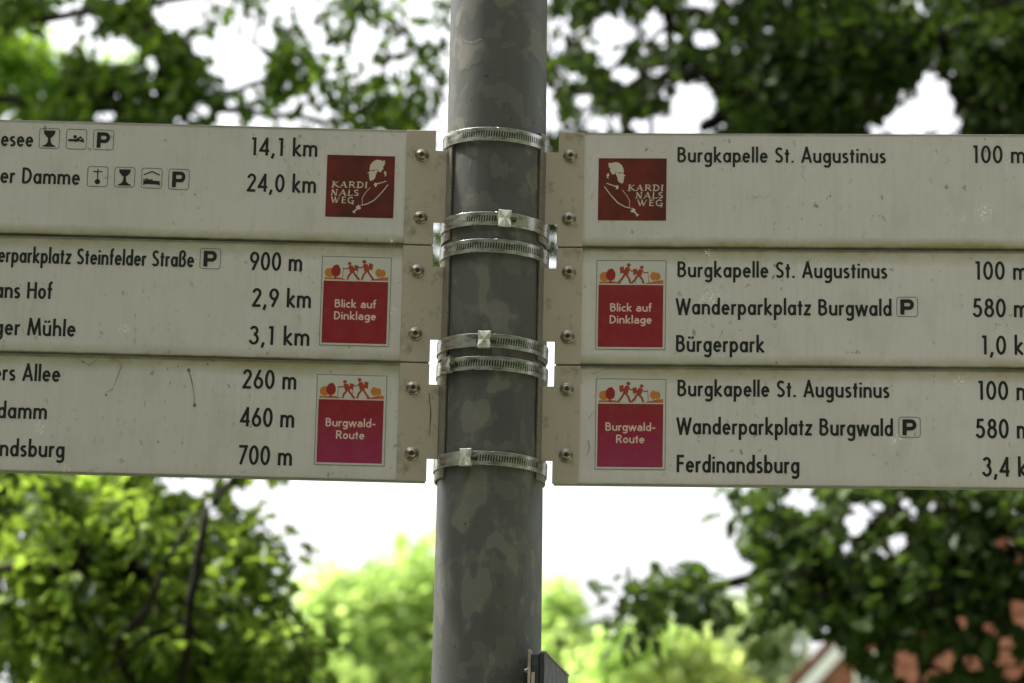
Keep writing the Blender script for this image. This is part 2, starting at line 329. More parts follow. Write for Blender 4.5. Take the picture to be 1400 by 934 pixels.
def icon(kind, x0, x1, z0, z1, parent):
    V, F = [], []; strip(rrect(x0, x1, z0, z1, (x1-x0)*.12), .0007, V, F, 0, P_TOP)
    fr = mesh_obj('pictogram_frame', V, F, M_line, parent)
    w_, h = x1-x0, z1-z0; q = lambda u, v: (x0+u*w_, z0+v*h); V, F = [], []; y = P_TOP-.00005
    if kind == 'P':
        V2 = []
        poly([q(.17, .10), q(.37, .10), q(.37, .885), q(.17, .885)], y, V, F)
        strip([q(.30, .795), q(.58, .795)] + [q(*p) for p in EL(.58, .615, .155, .18, 90, -90, 10)[1:]] + [q(.30, .435)], .18*w_, V, F, 0, y-.00002)
    elif kind == 'goblet':
        poly([q(.21, .90), q(.79, .90), q(.77, .74), q(.66, .60), q(.56, .53), q(.44, .53), q(.34, .60), q(.23, .74)], y, V, F)
        poly([q(.44, .54), q(.56, .54), q(.58, .30), q(.42, .30)], y-.00002, V, F)
        poly([q(.42, .31), q(.58, .31), q(.66, .20), q(.84, .11), q(.84, .08), q(.16, .08), q(.16, .11), q(.34, .20)], y-.00004, V, F)
    elif kind == 'swimmer':
        poly([q(*p) for p in EL(.43, .62, .09, .09, 0, 360, 14)[:-1]], y, V, F)
        strip([q(.10, .42), q(.36, .44), q(.48, .40), q(.62, .46), q(.88, .38)], .09*w_, V, F, 0, y-.00001)
        poly([q(.10, .50), q(.48, .50), q(.70, .66), q(.90, .46), q(.84, .44), q(.69, .56), q(.54, .44), q(.10, .44)], y-.00003, V, F)
    elif kind == 'cross':
        strip([q(.5, .88), q(.5, .2)], .055*w_, V, F, 0, y); strip([q(.27, .75), q(.73, .75)], .055*w_, V, F, 0, y-.00002)
        poly([q(*p) for p in EL(.5, .24, .14, .13, 0, 360, 16)[:-1]], y-.00003, V, F)
    elif kind == 'bed':
        strip([q(.10, .66), q(.5, .84), q(.90, .66)], .06*w_, V, F, 0, y)
        strip([q(.12, .14), q(.12, .48)], .06*w_, V, F, 0, y); strip([q(.88, .12), q(.88, .36)], .06*w_, V, F, 0, y)
        poly([q(.12, .20), q(.88, .18), q(.88, .36), q(.42, .38), q(.12, .36)], y-.00002, V, F)
        poly([q(*p) for p in EL(.25, .43, .07, .06, 0, 360, 12)[:-1]], y-.00003, V, F); strip([q(.3, .40), q(.55, .42)], .06*w_, V, F, 0, y-.00004)
    mesh_obj('pictogram', V, F, M_ink, fr); return fr
CAPG = {  # calligraphic capitals of the brown emblem: (width, [(thickness, points)])
 'K': (.62, [(.16, [(.12, 0), (.20, 1)]), (.07, [(.20, .48), (.58, .98)]), (.14, [(.26, .50), (.62, .02)]), (.06, [(.0, .02), (.28, .02)]), (.06, [(.06, .97), (.32, .97)])]),
 'A': (.62, [(.06, [(.04, 0), (.36, 1)]), (.16, [(.34, 1), (.54, 0)]), (.06, [(.14, .34), (.46, .34)]), (.05, [(-.04, .02), (.14, .02)]), (.05, [(.44, .02), (.66, .02)])]),
 'R': (.60, [(.14, [(.12, 0), (.18, 1)]), (.10, [(.06, .95), (.34, .97)] + EL(.34, .74, .16, .23, 90, -90, 8) + [(.16, .50)]), (.13, [(.30, .50), (.60, .0)])]),
 'D': (.62, [(.14, [(.12, 0), (.18, 1)]), (.12, [(.02, .95), (.26, .97)] + EL(.26, .51, .30, .46, 90, -90, 12) + [(.04, .04)])]),
 'I': (.22, [(.15, [(.09, 0), (.14, 1)]), (.05, [(.0, .02), (.22, .02)]), (.05, [(.03, .97), (.25, .97)])]),
 'N': (.66, [(.07, [(.12, 0), (.16, 1)]), (.17, [(.14, 1), (.50, .0)]), (.07, [(.52, 0), (.56, 1)]), (.05, [(.0, .02), (.22, .02)]), (.05, [(.44, .97), (.66, .97)])]),
 'L': (.46, [(.15, [(.12, 0), (.17, 1)]), (.08, [(.04, .04), (.42, .04), (.48, .2)])]),
 'S': (.46, [(.12, [(p[0]*1.1, p[1]) for p in (EL(.215, .745, .14, .20, 30, 232, 10) + EL(.195, .265, .155, .205, 58, -150, 12))])]),
 'W': (.84, [(.15, [(.06, 1), (.24, 0)]), (.06, [(.24, 0), (.42, .9)]), (.15, [(.38, 1), (.54, 0)]), (.06, [(.54, 0), (.78, 1)])]),
 'E': (.50, [(.15, [(.12, 0), (.17, 1)]), (.08, [(.06, .04), (.46, .04)]), (.08, [(.1, .52), (.42, .52)]), (.08, [(.06, .96), (.48, .96)])]),
 'G': (.64, [(.12, EL(.33, .48, .26, .47, 45, 300, 16)), (.13, [(.54, .42), (.50, -.22)]), (.05, [(.36, .42), (.64, .42)])]),
}
def callig(txt, x0, x1, zb, h, y, V, F):
    w_ = sum(CAPG[c][0] for c in txt) + .10*(len(txt)-1); sx = (x1-x0)/w_; ox = 0; k = 0
    for c in txt:
        for t, st in CAPG[c][1]: strip([(x0+(ox+a)*sx, zb+b_*h) for a, b_ in st], (t*1.15+.035)*h, V, F, 0, y-.00001*(k % 5)); k += 1
        ox += CAPG[c][0]+.10
def emblem(side, cx, cz, sign):          # brown-red square with a bust in profile, chain, cross and three lines of capitals
    W_, H_ = 96*SZ, 91*SZ; x0, z0 = cx-W_/2, cz-H_/2
    st = from_bm('trail_emblem', box_bm(x0, x0+W_, P_TOP, .0003, z0, z0+H_), M_kard, sign)
    st['label'] = 'brown red square sticker with a bust in profile'
    mir = (lambda u: u) if side > 0 else (lambda u: 1-u)
    q = lambda u, v: (x0+mir(u)*W_, z0+v*H_); y = P_TOP-.00012; V, F = [], []
    # right-facing profile on the right planks, mirrored on the left ones
    def P_(pts, dy): poly([q(*p) for p in (pts if side < 0 else pts)], y-dy, V, F)
    P_([(.145, .86), (.17, .91), (.22, .935), (.28, .935), (.33, .90), (.36, .85), (.372, .79), (.365, .765), (.33, .77), (.285, .775), (.25, .785), (.235, .745), (.205, .735), (.19, .76), (.165, .80), (.175, .83)], 0)
    P_([(.245, .775), (.29, .772), (.30, .755), (.33, .757), (.37, .76), (.365, .745), (.405, .715), (.375, .712), (.37, .70), (.382, .69), (.372, .675), (.375, .655), (.365, .61), (.35, .59), (.31, .61), (.285, .64), (.275, .70), (.255, .74)], .00002)
    P_([(.12, .74), (.15, .76), (.16, .72), (.14, .70), (.15, .665), (.125, .68)], 0)
    P_([(.15, .93), (.18, .925), (.16, .89), (.14, .88)], .00002)
    P_([(.30, .70), (.275, .71), (.28, .69)], 0) if False else None
    w1 = .012*W_
    strip([q(.12, .595), q(.20, .565), q(.26, .545), q(.285, .56)], w1*1.3, V, F, 0, y); P_([(.25, .56), (.29, .56), (.30, .53), (.28, .495), (.262, .505)], .00004)
    strip([q(.09, .54), q(.18, .41), q(.29, .28), (q(.40, .215)), q(.46, .20)], w1*1.2, V, F, 0, y-.00002)
    strip([q(.35, .49), q(.42, .40), q(.465, .31), q(.46, .20), q(.50, .19)], w1*.7, V, F, 0, y-.00003)
    P_([(.475, .155), (.50, .175), (.515, .205), (.535, .185), (.56, .165), (.54, .15), (.585, .10), (.605, .10), (.59, .07), (.56, .06), (.565, .085), (.525, .13), (.505, .125), (.49, .13)], .00005)
    f1 = mesh_obj('portrait_print', V, F, M_cream, st)
    V, F = [], []
    if side > 0: rows = (('KARDI', .43, .955, .475), ('NALS', .545, .955, .355), ('WEG', .575, .955, .235))
    else: rows = (('KARDI', .075, .605, .475), ('NALS', .065, .485, .345), ('WEG', .075, .42, .225))
    for t_, a, b_, zz in rows: callig(t_, x0+a*W_, x0+b_*W_, z0+zz*H_, .098*H_, y, V, F)
    mesh_obj('lettering', V, F, M_cream, st)
def route_sticker(side, cx, cz, sign, lines, magenta):
    W_, H_ = 97*SZ, 128*SZ; x0, z0 = cx-W_/2, cz-H_/2
    st = from_bm('route_sticker', box_bm(x0, x0+W_, P_TOP, .0003, z0, z0+H_), M_white, sign)
    V, F = [], []; strip([(x0, z0), (x0+W_, z0), (x0+W_, z0+H_), (x0, z0+H_), (x0, z0)], .0006, V, F, 0, P_TOP-.0001)
    mesh_obj('outline', V, F, M_line, st)
    zr0, zr1 = z0+.025*H_, z0+.725*H_
    top = (.24, .007, .016); botc = (.29, .018, .085) if magenta else (.26, .007, .020)
    mr = grad_mat('red_field_print', [(0, botc), (.6, (.255, .010, .035) if magenta else top), (1, top)], 'Z', zr0, zr1)
    V, F = [], []; rect(x0+.03*W_, x0+.965*W_, zr0, zr1, P_TOP-.0001, V, F); mesh_obj('red_field', V, F, mr, st)
    # walkers and trees over the field
    mo = grad_mat('orange_print', [(0, (.52, .20, .03)), (.25, (.40, .11, .02)), (.45, (.30, .03, .015)), (.75, (.36, .07, .02)), (1, (.50, .20, .03))], 'X', x0, x0+W_)
    mt = mat('tree_red_print', (.27, .018, .015), .4); mu = mat('tree_orange_print', (.48, .17, .03), .4); me_ = mat('walker_red_print', (.31, .045, .018), .4)
    V, F = [], []; a, b_ = (.735, .985); q = lambda u, v: (x0+u*W_, z0+(a+v*(b_-a))*H_); y = P_TOP-.00012
    poly([q(.04, .02), q(.36, .02), q(.28, .10), q(.20, .13), q(.12, .09), q(.04, .12)], y, V, F)
    poly([q(.70, .02), q(.965, .02), q(.965, .18), q(.88, .17), q(.80, .10), q(.72, .05)], y, V, F)
    mesh_obj('ground_print', V, F, mo, st)['kind'] = 'stuff'
    def blob(cx_, cy_, rx, ry, sd, V, F, dy):
        r_ = random.Random(sd); poly([q(cx_+rx*math.cos(R(k*24))*(1+r_.uniform(-.1, .1)), cy_+ry*math.sin(R(k*24))*(1+r_.uniform(-.1, .1))) for k in range(15)], y-dy, V, F)
    V, F = [], []; blob(.115, .33, .075, .22, 1, V, F, .00002); blob(.82, .36, .045, .20, 2, V, F, .00002); blob(.875, .35, .05, .17, 3, V, F, .00004); strip([q(.115, .15), q(.115, .05)], .0012, V, F, 0, y)
    mesh_obj('tree_print', V, F, mu, st)['kind'] = 'stuff'
    V, F = [], []; blob(.205, .42, .07, .28, 4, V, F, .00005); strip([q(.205, .2), q(.20, .03)], .0014, V, F, 0, y-.00003); mesh_obj('tree_print', V, F, mt, st)
    V, F = [], []
    for wx, sc in ((.43, 1.0), (.62, 1.0)):
        if side < 0: d = -1; ctr = wx + (.02 if wx > .5 else 0)
        else: d = 1; ctr = wx - .0
        big = (wx > .5) == (side < 0); hh = 1.0 if big else .88
        f = lambda u, v: q(ctr+d*u*.9, v*hh)
        poly([f(*p) for p in EL(.035, .86, .032, .085, 0, 360, 12)[:-1]], y, V, F)
        poly([f(-.01, .77), f(.05, .76), (f(.045, .60)), f(.03, .42), f(-.05, .40), f(-.045, .60)], y-.00002, V, F)
        poly([f(-.11, .76), f(-.045, .80), f(-.035, .52), f(-.10, .47)], y-.00003, V, F)
        strip([f(.03, .70), f(.075, .58), f(.135, .60)], .0013, V, F, 0, y-.00004)
        strip([f(.135, .66), f(.145, .03)], .0006, V, F, 0, y-.00005)
        strip([f(-.015, .46), f(.045, .24), f(.065, .03)], .0022, V, F, 0, y-.00006); strip([f(-.02, .46), f(-.07, .24), f(-.13, .03)], .0022, V, F, 0, y-.00007)
    mesh_obj('walker_print', V, F, me_, st)
    hgt = .098*H_*.82
    for i, (t_, wf) in enumerate(lines):
        sticker_text(t_, cx, z0+(.425-.135*i)*H_, wf*W_, hgt*1.12, P_TOP-.00016, st)
    return st
gapz = .0010
XSEAM = {-1: plane_pt(-1, 549, 420)[0], 1: plane_pt(1, 795, 420)[0]}
XIN = {-1: plane_pt(-1, 589.5, 420)[0], 1: plane_pt(1, 759.5, 420)[0]}
screws = {-1: [[(577, 213), (575, 298)], [(571, 371), (568, 457)], [(565, 531), (563, 621)]], 1: [[(780, 214), (778, 300)], [(778, 373), (776, 461)], [(775, 533), (774, 623)]]}
labels = {
 (-1, 0): 'white plank sign with brown portrait sticker, listing 14,1 km and 24,0 km', (-1, 1): 'white plank sign with Steinfelder Straße, Hof and Mühle beside a red sticker',
 (-1, 2): 'dirty white plank sign listing 260 m, 460 m and 700 m with magenta sticker', (1, 0): 'white plank sign with one line, Burgkapelle, right of a brown portrait sticker',
 (1, 1): 'white plank sign ending with Bürgerpark, red walkers sticker at the post', (1, 2): 'white plank sign ending with Ferdinandsburg, magenta walkers sticker at the post'}
TX = {  # text, x0, x1, baseline y, cap height, baseline measured at x
 (-1, 0): [('esee', 1, 45, 200.3, 22), ('14,1 km', 342, 434, 213.5, 25.5), ('er Damme', 0, 109, 251.5, 22.5), ('24,0 km', 337, 432, 263, 25.5)],
 (-1, 1): [('erparkplatz Steinfelder Straße', -3, 265, 362, 22), ('900 m', 341, 413, 370.3, 26), ('ans Hof', -7, 71, 408, 23), ('2,9 km', 344, 425, 420.3, 26), ('ger Mühle', -8, 103, 459, 23), ('3,1 km', 340, 423, 472, 26)],
 (-1, 2): [('ers Allee', -10, 82, 521, 23), ('260 m', 331, 405, 532, 26.5), ('damm', -4, 64, 572.5, 23), ('460 m', 328, 402, 584, 26.5), ('andsburg', -15, 88, 624.5, 23.5), ('700 m', 325, 399, 636, 26.5)],
 (1, 0): [('Burgkapelle St. Augustinus', 926, 1211, 222.6, 21.5), ('100 m', 1329, 1402, 223.3, 25)],
 (1, 1): [('Burgkapelle St. Augustinus', 926, 1213, 380, 22), ('100 m', 1332, 1405, 382.7, 25.5), ('Wanderparkplatz Burgwald', 924, 1219, 431, 22.5), ('580 m', 1330, 1406, 434, 26), ('Bürgerpark', 924, 1045, 481.5, 23), ('1,0 km', 1341, 1422, 485, 26)],
 (1, 2): [('Burgkapelle St. Augustinus', 926, 1216, 543, 22.5), ('100 m', 1336, 1410, 547, 26), ('Wanderparkplatz Burgwald', 925, 1221, 595, 23), ('580 m', 1334, 1410, 599.5, 26.5), ('Ferdinandsburg', 925, 1093, 646.6, 23.5), ('3,4 km', 1343, 1426, 652, 26.5)]}
IC = {(-1, 0): [('goblet', 53, 82, 176, 203), ('swimmer', 90, 119, 177, 204), ('P', 127, 156, 178, 205), ('cross', 119, 148, 228, 255), ('goblet', 156, 185, 229, 256), ('bed', 193, 222, 230.3, 257.3), ('P', 230, 259, 231.5, 259)],
      (-1, 1): [('P', 273, 302, 340, 367.5)], (-1, 2): [], (1, 0): [], (1, 1): [('P', 1226, 1254.5, 406.5, 433)], (1, 2): [('P', 1229, 1258, 570.5, 598)]}
STK = {(-1, 0): (492.5, 255), (-1, 1): (486, 412), (-1, 2): (479.5, 574.5), (1, 0): (864.5, 259), (1, 1): (862.5, 417), (1, 2): (862, 580)}
AL = {(-1, 0): (0.05, .85), (-1, 1): (.75, .5), (-1, 2): (.9, .12), (1, 0): (.05, 1.0), (1, 1): (.8, .75), (1, 2): (.8, .12)}
for side in (-1, 1):
    for row in range(3):
        zb = ZT - (row+1)*SH
        s = thing('direction_sign', labels[(side, row)], 'sign', (AX, YP, zb), ANG[side], 'plank signs clamped to the post')
        ym = (0, -.0006, .0002)[row]
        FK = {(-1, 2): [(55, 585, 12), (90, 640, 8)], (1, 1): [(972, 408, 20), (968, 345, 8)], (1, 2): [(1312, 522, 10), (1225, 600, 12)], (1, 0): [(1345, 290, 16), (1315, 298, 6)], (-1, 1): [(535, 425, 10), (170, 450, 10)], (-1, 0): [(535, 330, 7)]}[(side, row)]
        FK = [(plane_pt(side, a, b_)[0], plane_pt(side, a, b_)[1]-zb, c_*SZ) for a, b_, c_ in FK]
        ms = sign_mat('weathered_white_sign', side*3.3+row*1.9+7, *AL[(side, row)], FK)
        xe = side*1.02; xa, xb = sorted((XIN[side]+side*.0012, xe))
        bod = box_bm(xa, xb, 0, .012, gapz, SH-gapz, .0009, 2)
        pnl = from_bm('sign_panel', bod, ms, s)
        bend = pnl
        L = lambda px, py: (lambda a: (a[0], a[1]-zb))(plane_pt(side, px, py))
        for t_, a, b_, yb, cp in TX[(side, row)]:
            mx = (a+b_)/2; x0 = L(a, yb)[0]; x1 = L(b_, yb)[0]; z = L(mx, yb)[1]
            V, F = text_mesh(t_, x0, x1, z, cp*SZ*1.03, P_TOP, .152 if t_[0] not in '0123456789' else .14)
            mesh_obj('lettering', V, F, M_ink, s)
        for k, a, b_, y0, y1 in IC[(side, row)]:
            p0 = L(a, y1); p1 = L(b_, y0); icon(k, p0[0], p1[0], L((a+b_)/2, y1)[1], L((a+b_)/2, y0)[1], s)
        c = L(*STK[(side, row)])
        if row == 0: emblem(side, c[0], c[1], s)
        elif row == 1: route_sticker(side, c[0], c[1], s, (('Blick auf', .60), ('Dinklage', .61)), False)['label'] = 'red sticker with two walkers above Blick auf Dinklage'
        else: route_sticker(side, c[0], c[1], s, (('Burgwald-', .72), ('Route', .41)), True)['label'] = 'magenta sticker with two walkers above Burgwald-Route'
        # bracket plate with its tab to the post
        xa, xb = XSEAM[side], XIN[side]; xs = side*.0575
        ol = strip_outline(side, xa, xb, gapz, SH-gapz, .027, SH-.025, xs)
        if side > 0: ol = ol[::-1]
        plate('bracket_plate', ol, -.0016, .0004, M_strip, s)
        # curved saddle hugging the post
        zc = zb + SH/2; rr = prad(zc)+.0008; th = .0028; V, F = [], []
        z0, z1 = (.004, SH-.004)
        angs = [R(a) for a in np.linspace(57, 128, 16)]
        ca = math.cos(-ANG[side]); sa = math.sin(-ANG[side])
        for z in (z0, z1):
            for r_ in (rr, rr+th):
                for a in angs:
                    X = side*math.sin(a)*r_ + (pax(zc)-AX); Y = -math.cos(a)*r_ + .02
                    V.append((X*ca-Y*sa, X*sa+Y*ca, z))
        n = len(angs); id_ = lambda iz, ir, k: (iz*2+ir)*n+k
        for k in range(n-1):
            F += [(id_(0, 1, k), id_(0, 1, k+1), id_(1, 1, k+1), id_(1, 1, k)), (id_(0, 0, k+1), id_(0, 0, k), id_(1, 0, k), id_(1, 0, k+1)),
                  (id_(1, 0, k), id_(1, 1, k), id_(1, 1, k+1), id_(1, 0, k+1)), (id_(0, 1, k), id_(0, 0, k), id_(0, 0, k+1), id_(0, 1, k+1))]
        for k in (0, n-1): F.append((id_(0, 0, k), id_(0, 1, k), id_(1, 1, k), id_(1, 0, k)))
        sad = mesh_obj('bracket_saddle', V, F, M_saddle, s)
        bv = sad.modifiers.new('b', 'BEVEL'); bv.width = .0005; bv.segments = 2
        for i, (px, py) in enumerate(screws[side][row]):
            x, z = L(px, py); sc = link('screw', scr_mesh, None, s); sc.location = (x, -.0016, z); sc.rotation_euler = (0, random.uniform(0, 6), 0)
            so_ = link('socket', rec_mesh, None, sc)
# ------------------------------------------------------------------ hose clamps
def clamp(name_label, zc, tilt, house_ang=None, slot=( -42, 62), plain=None):
    rr = prad(zc)+.0042; hb = .0074
    t = thing('hose_clamp', name_label, 'clamp', (pax(zc), AY, zc), 0, 'steel hose clamps around the post')
    t.rotation_euler = tilt
    V, F = [], []; pitch = 2.75
    def P(a, z, r_=0): return (math.sin(R(a))*(rr+r_), -math.cos(R(a))*(rr+r_), z)
    def quad(a0, a1, z0, z1, sl=0):
        n = max(1, int(abs(a1-a0)/4+.5))
        for i in range(n):
            u0, u1 = a0+(a1-a0)*i/n, a0+(a1-a0)*(i+1)/n; b_ = len(V)
            V.extend([P(u0+sl*z0/hb, z0), P(u1+sl*z0/hb, z0), P(u1+sl*z1/hb, z1), P(u0+sl*z1/hb, z1)]); F.append((b_, b_+1, b_+2, b_+3))
    hz = hb*.50; a = slot[0]
    # solid part
    quad(slot[1], slot[0]+360, -hb, hb)
    while a < slot[1]-.01:
        a1 = min(a+pitch, slot[1]); e = a+(a1-a)*.46
        quad(a, a1, hz, hb); quad(a, a1, -hb, -hz); quad(a, e, -hz, hz, .45); a = a1
    bm = bmesh.new(); vs = [bm.verts.new(v) for v in V]
    for f in F: bm.faces.new([vs[i] for i in f])
    bmesh.ops.remove_doubles(bm, verts=bm.verts[:], dist=.00002)
    o = from_bm('band', bm, M_band, t)
    sm = o.modifiers.new('s', 'SOLIDIFY'); sm.thickness = .0007; sm.offset = 1
    # folded lip along both rims
    V2, F2 = [], []
    for zc2 in (hb, -hb):
        pts = [Vector(P(x, zc2, .0002)) for x in range(0, 361, 5)]; v_, f_ = tube(pts, [.00055]*len(pts), 5); b_ = len(V2); V2 += v_; F2 += [tuple(i+b_ for i in f) for f in f_]
    mesh_obj('band_rim', V2, F2, M_band, t, True)
    # the band's tail lying underneath, seen dark through the slots
    V2, F2 = [], []
    for x in range(0, 361, 5): V2 += [P(x, -hb*.8, -.0012), P(x, hb*.8, -.0012)]
    for i in range(72): F2.append((2*i, 2*i+2, 2*i+3, 2*i+1))
    mesh_obj('band_tail', V2, F2, M_taild, t, True)
    if house_ang is not None:
        wd = math.degrees(.0066/rr); hh = .0098; V3, F3 = [], []
        grid = []
        for iz, z in enumerate((-hh, 0, hh)):
            for ia, u in enumerate((-wd, 0, wd)):
                rx = (.0046 if (iz == 1) != (ia == 1) else .0062)
                grid.append(P(house_ang+u, z, rx))
        V3 += grid
        for ia, iz in ((-wd, -hh), (wd, -hh), (wd, hh), (-wd, hh)): V3.append(P(house_ang+ia*1.05, iz, .0))
        F3 += [(4, 0, 1), (4, 1, 2), (4, 2, 5), (4, 5, 8), (4, 8, 7), (4, 7, 6), (4, 6, 3), (4, 3, 0)]
        F3 += [(0, 9, 10, 2, 1), (2, 10, 11, 8, 5), (8, 11, 12, 6, 7), (6, 12, 9, 0, 3)]
        h = mesh_obj('screw_housing', V3, F3, M_house if house_ang > -40 else M_band, t); bv = h.modifiers.new('b', 'BEVEL'); bv.width = .0005; bv.segments = 2
        # worm screw shown at the side of the housing
        pts = [Vector(P(house_ang+wd*1.0, z, .0035)) for z in (-.004, .004)]
        c0 = Vector(P(house_ang+wd*.9, 0, .0032)); c1 = Vector(P(house_ang+wd*1.9, 0, .0028)); v_, f_ = tube([c0, c1], [.0030, .0030], 10); mesh_obj('worm_screw', v_, f_, M_taild, t)
    return t
M_taild = metal_mat('clamp_tail_steel', (.10, .09, .07), .5, (1, 1, 1), .3, .8)
def zat(py): return at(670, py, AY-.061).z
TLT = (0, R(1.2), 0)
clamp('uppermost hose clamp, slots showing, no screw housing in sight', zat(183), (0, R(1.6), 0), None, (-40, 60))
clamp('hose clamp with bright crossed housing above the seam of the top planks', zat(299), (0, R(1.4), 0), 10, (-32, 2))
clamp('hose clamp without housing just below the bright housing, near the top seam', zat(336), (0, R(1.3), 0), None, (-44, 62))
clamp('hose clamp with a dull crossed housing above the lower plank seam', zat(466), (0, R(1.8), 0), -8, (-18, 58))
clamp('hose clamp whose housing sits far left beside the lower seam', zat(497), (0, R(1.2), 0), -50, (-40, 55))
clamp('lowest hose clamp, silver housing left of the middle, below all planks', zat(627), (0, R(1.6), 0), -24, (-12, 56))
# rust streak and cobweb threads
def thread(name, pts, r_, m_, parent, side):
    zb = parent.location.z; P = []
    for px, py in pts: a = plane_pt(side, px, py); P.append(Vector((a[0], -.0012, a[1]-zb)))
    v_, f_ = tube(P, [r_*random.uniform(.35, 1.0) for _ in P], 5); return mesh_obj(name, v_, f_, m_, parent)
M_thread = mat('old_cobweb', (.15, .12, .075), .9); M_rust = mat('rust_brown', (.07, .03, .018), .9)
SG = [o for o in C.objects if o.name.startswith('direction_sign')]
l3, r3 = SG[2], SG[5]
thread('cobweb_thread', [(258, 506), (262, 520), (265, 535), (266, 545), (266, 554)], .0005, M_thread, l3, -1)
thread('cobweb_thread', [(150, 489), (160, 493), (167, 498), (162, 512), (156, 528), (154, 533), (147, 536), (145, 540)], .0004, M_thread, l3, -1)
thread('cobweb_thread', [(90, 496), (96, 489), (108, 491), (114, 495), (122, 500), (130, 494), (137, 488)], .00035, M_thread, l3, -1)
thread('cobweb_thread', [(773, 516), (772, 508), (778, 500), (790, 497)], .0004, M_thread, r3, 1)
thread('cobweb_thread', [(808, 512), (822, 507), (840, 501)], .0003, M_thread, r3, 1)
thread('cobweb_thread', [(804, 573), (809, 567), (813, 562)], .0003, M_thread, r3, 1)
thread('cobweb_thread', [(804, 602), (806, 612), (802, 624)], .0004, M_thread, r3, 1)
thread('rust_streak', [(586.5, 538), (588, 552), (589, 566), (588, 580), (587.5, 598)], .0010, M_rust, l3, -1)
# small knots of dried dirt on the threads
for px, py, r_ in ((258, 506, .0018), (266, 554, .0018), (145, 540, .0011), (114, 495, .0010), (291, 492, .0016), (284, 498, .001)):
    b = bmesh.new(); a = plane_pt(-1, px, py); bmesh.ops.create_icosphere(b, subdivisions=1, radius=r_, matrix=Matrix.Translation((a[0], -.0006, a[1]-l3.location.z)) @ Matrix.Diagonal((1, .5, 1.2, 1)))
    from_bm('dirt_knot', b, M_thread, l3)
# ------------------------------------------------------------------ small sign lower on the post, pointing away
p0 = at(741, 892, AY-.075); p0v = p0.copy()
sm_ = thing('side_sign', 'small dark sign plate below the planks, nearly edge on right of the post', 'sign', (p0.x, p0.y, p0.z-.16), R(-9.0))
M_blue = metal_mat('dark_blue_paint', (.02, .028, .05), .4, (1, 1, 1), .3, 0); M_slate = metal_mat('dark_slate_paint', (.03, .034, .033), .4, (1, 1, 1), .25, 0)
# plank receding along local +Y
from_bm('sign_panel', box_bm(-.003, .003, 0, .19, 0, .16, .001), M_slate, sm_)
from_bm('sky_lit_edge', box_bm(-.0032, .0045, 0.002, .19, .1603, .1622, .0005), M_strip, sm_)  # pale strip painting the sky light along the panel's top edge
from_bm('bracket_plate', box_bm(-.0115, -.0031, -.002, .008, 0, .158, .001), M_blue, sm_)
from_bm('bracket_edge', box_bm(-.0150, -.0118, -.0045, .01, 0, .163, .0018, 3), M_strip, sm_)
from_bm('inner_plate', box_bm(-.0110, -.0070, -.0032, -.0021, 0, .138, .0004), M_strip, sm_)
sc = link('screw', scr_mesh, None, sm_); sc.location = (-.0031, .028, .143); sc.rotation_euler = (0, 0, R(-90)); sc.scale = (.9, 1, .9)
sc = link('screw', scr_mesh, None, sm_); sc.location = (-.0151, .002, .140); sc.rotation_euler = (0, 0, R(-90)); sc.scale = (.5, .9, .5)
for k in range(6): from_bm('slat', box_bm(-.0042, -.0031, .05+k*.022, .058+k*.022, .03, .128-k*.003, .0003), M_blue, sm_)
# ------------------------------------------------------------------ foliage
def leaf_mat(name, c1, c2, trans=.5, rough=.55, mulc=(1.9, 2.0, 1.0)):
    m = bpy.data.materials.new(name); m.use_nodes = True; t = m.node_tree; b = t.nodes['Principled BSDF']; out = t.nodes['Material Output']
    at_ = t.nodes.new('ShaderNodeAttribute'); at_.attribute_name = 'tone'; rp = t.nodes.new('ShaderNodeValToRGB')
    rp.color_ramp.elements[0].color = (*c1, 1); rp.color_ramp.elements[1].color = (*c2, 1); t.links.new(at_.outputs['Fac'], rp.inputs[0])
    t.links.new(rp.outputs[0], b.inputs['Base Color']); b.inputs['Roughness'].default_value = rough; b.inputs['Specular IOR Level'].default_value = .16
    tr = t.nodes.new('ShaderNodeBsdfTranslucent'); mx = t.nodes.new('ShaderNodeMixShader'); mx.inputs[0].default_value = trans
    mul = t.nodes.new('ShaderNodeMixRGB'); mul.blend_type = 'MULTIPLY'; mul.inputs[0].default_value = 1; mul.inputs[2].default_value = (*mulc, 1)
    t.links.new(rp.outputs[0], mul.inputs[1]); t.links.new(mul.outputs[0], tr.inputs[0])
    t.links.new(b.outputs[0], mx.inputs[1]); t.links.new(tr.outputs[0], mx.inputs[2]); t.links.new(mx.outputs[0], out.inputs[0]); return m
OAK = [(0, .03), (.15, .22), (.32, .15), (.52, .36), (.70, .21), (.86, .22), (1, 0)]
def leaf_template(simple):
    V, F = [], []
    pts = OAK if not simple else [(0, 0.03), (.3, .30), (.65, .30), (1, 0)]
    for x, yy in pts: V += [(x, 0, -.18*x*x), (x, yy, .28*yy-.18*x*x+.03), (x, -yy, .28*yy-.18*x*x+.03)]
    for i in range(len(pts)-1): F += [(3*i, 3*i+3, 3*i+4, 3*i+1), (3*i+3, 3*i, 3*i+2, 3*i+5)]
    return np.array(V), np.array(F)
def unit(v): return v/np.maximum(np.linalg.norm(v, axis=1, keepdims=True), 1e-9)
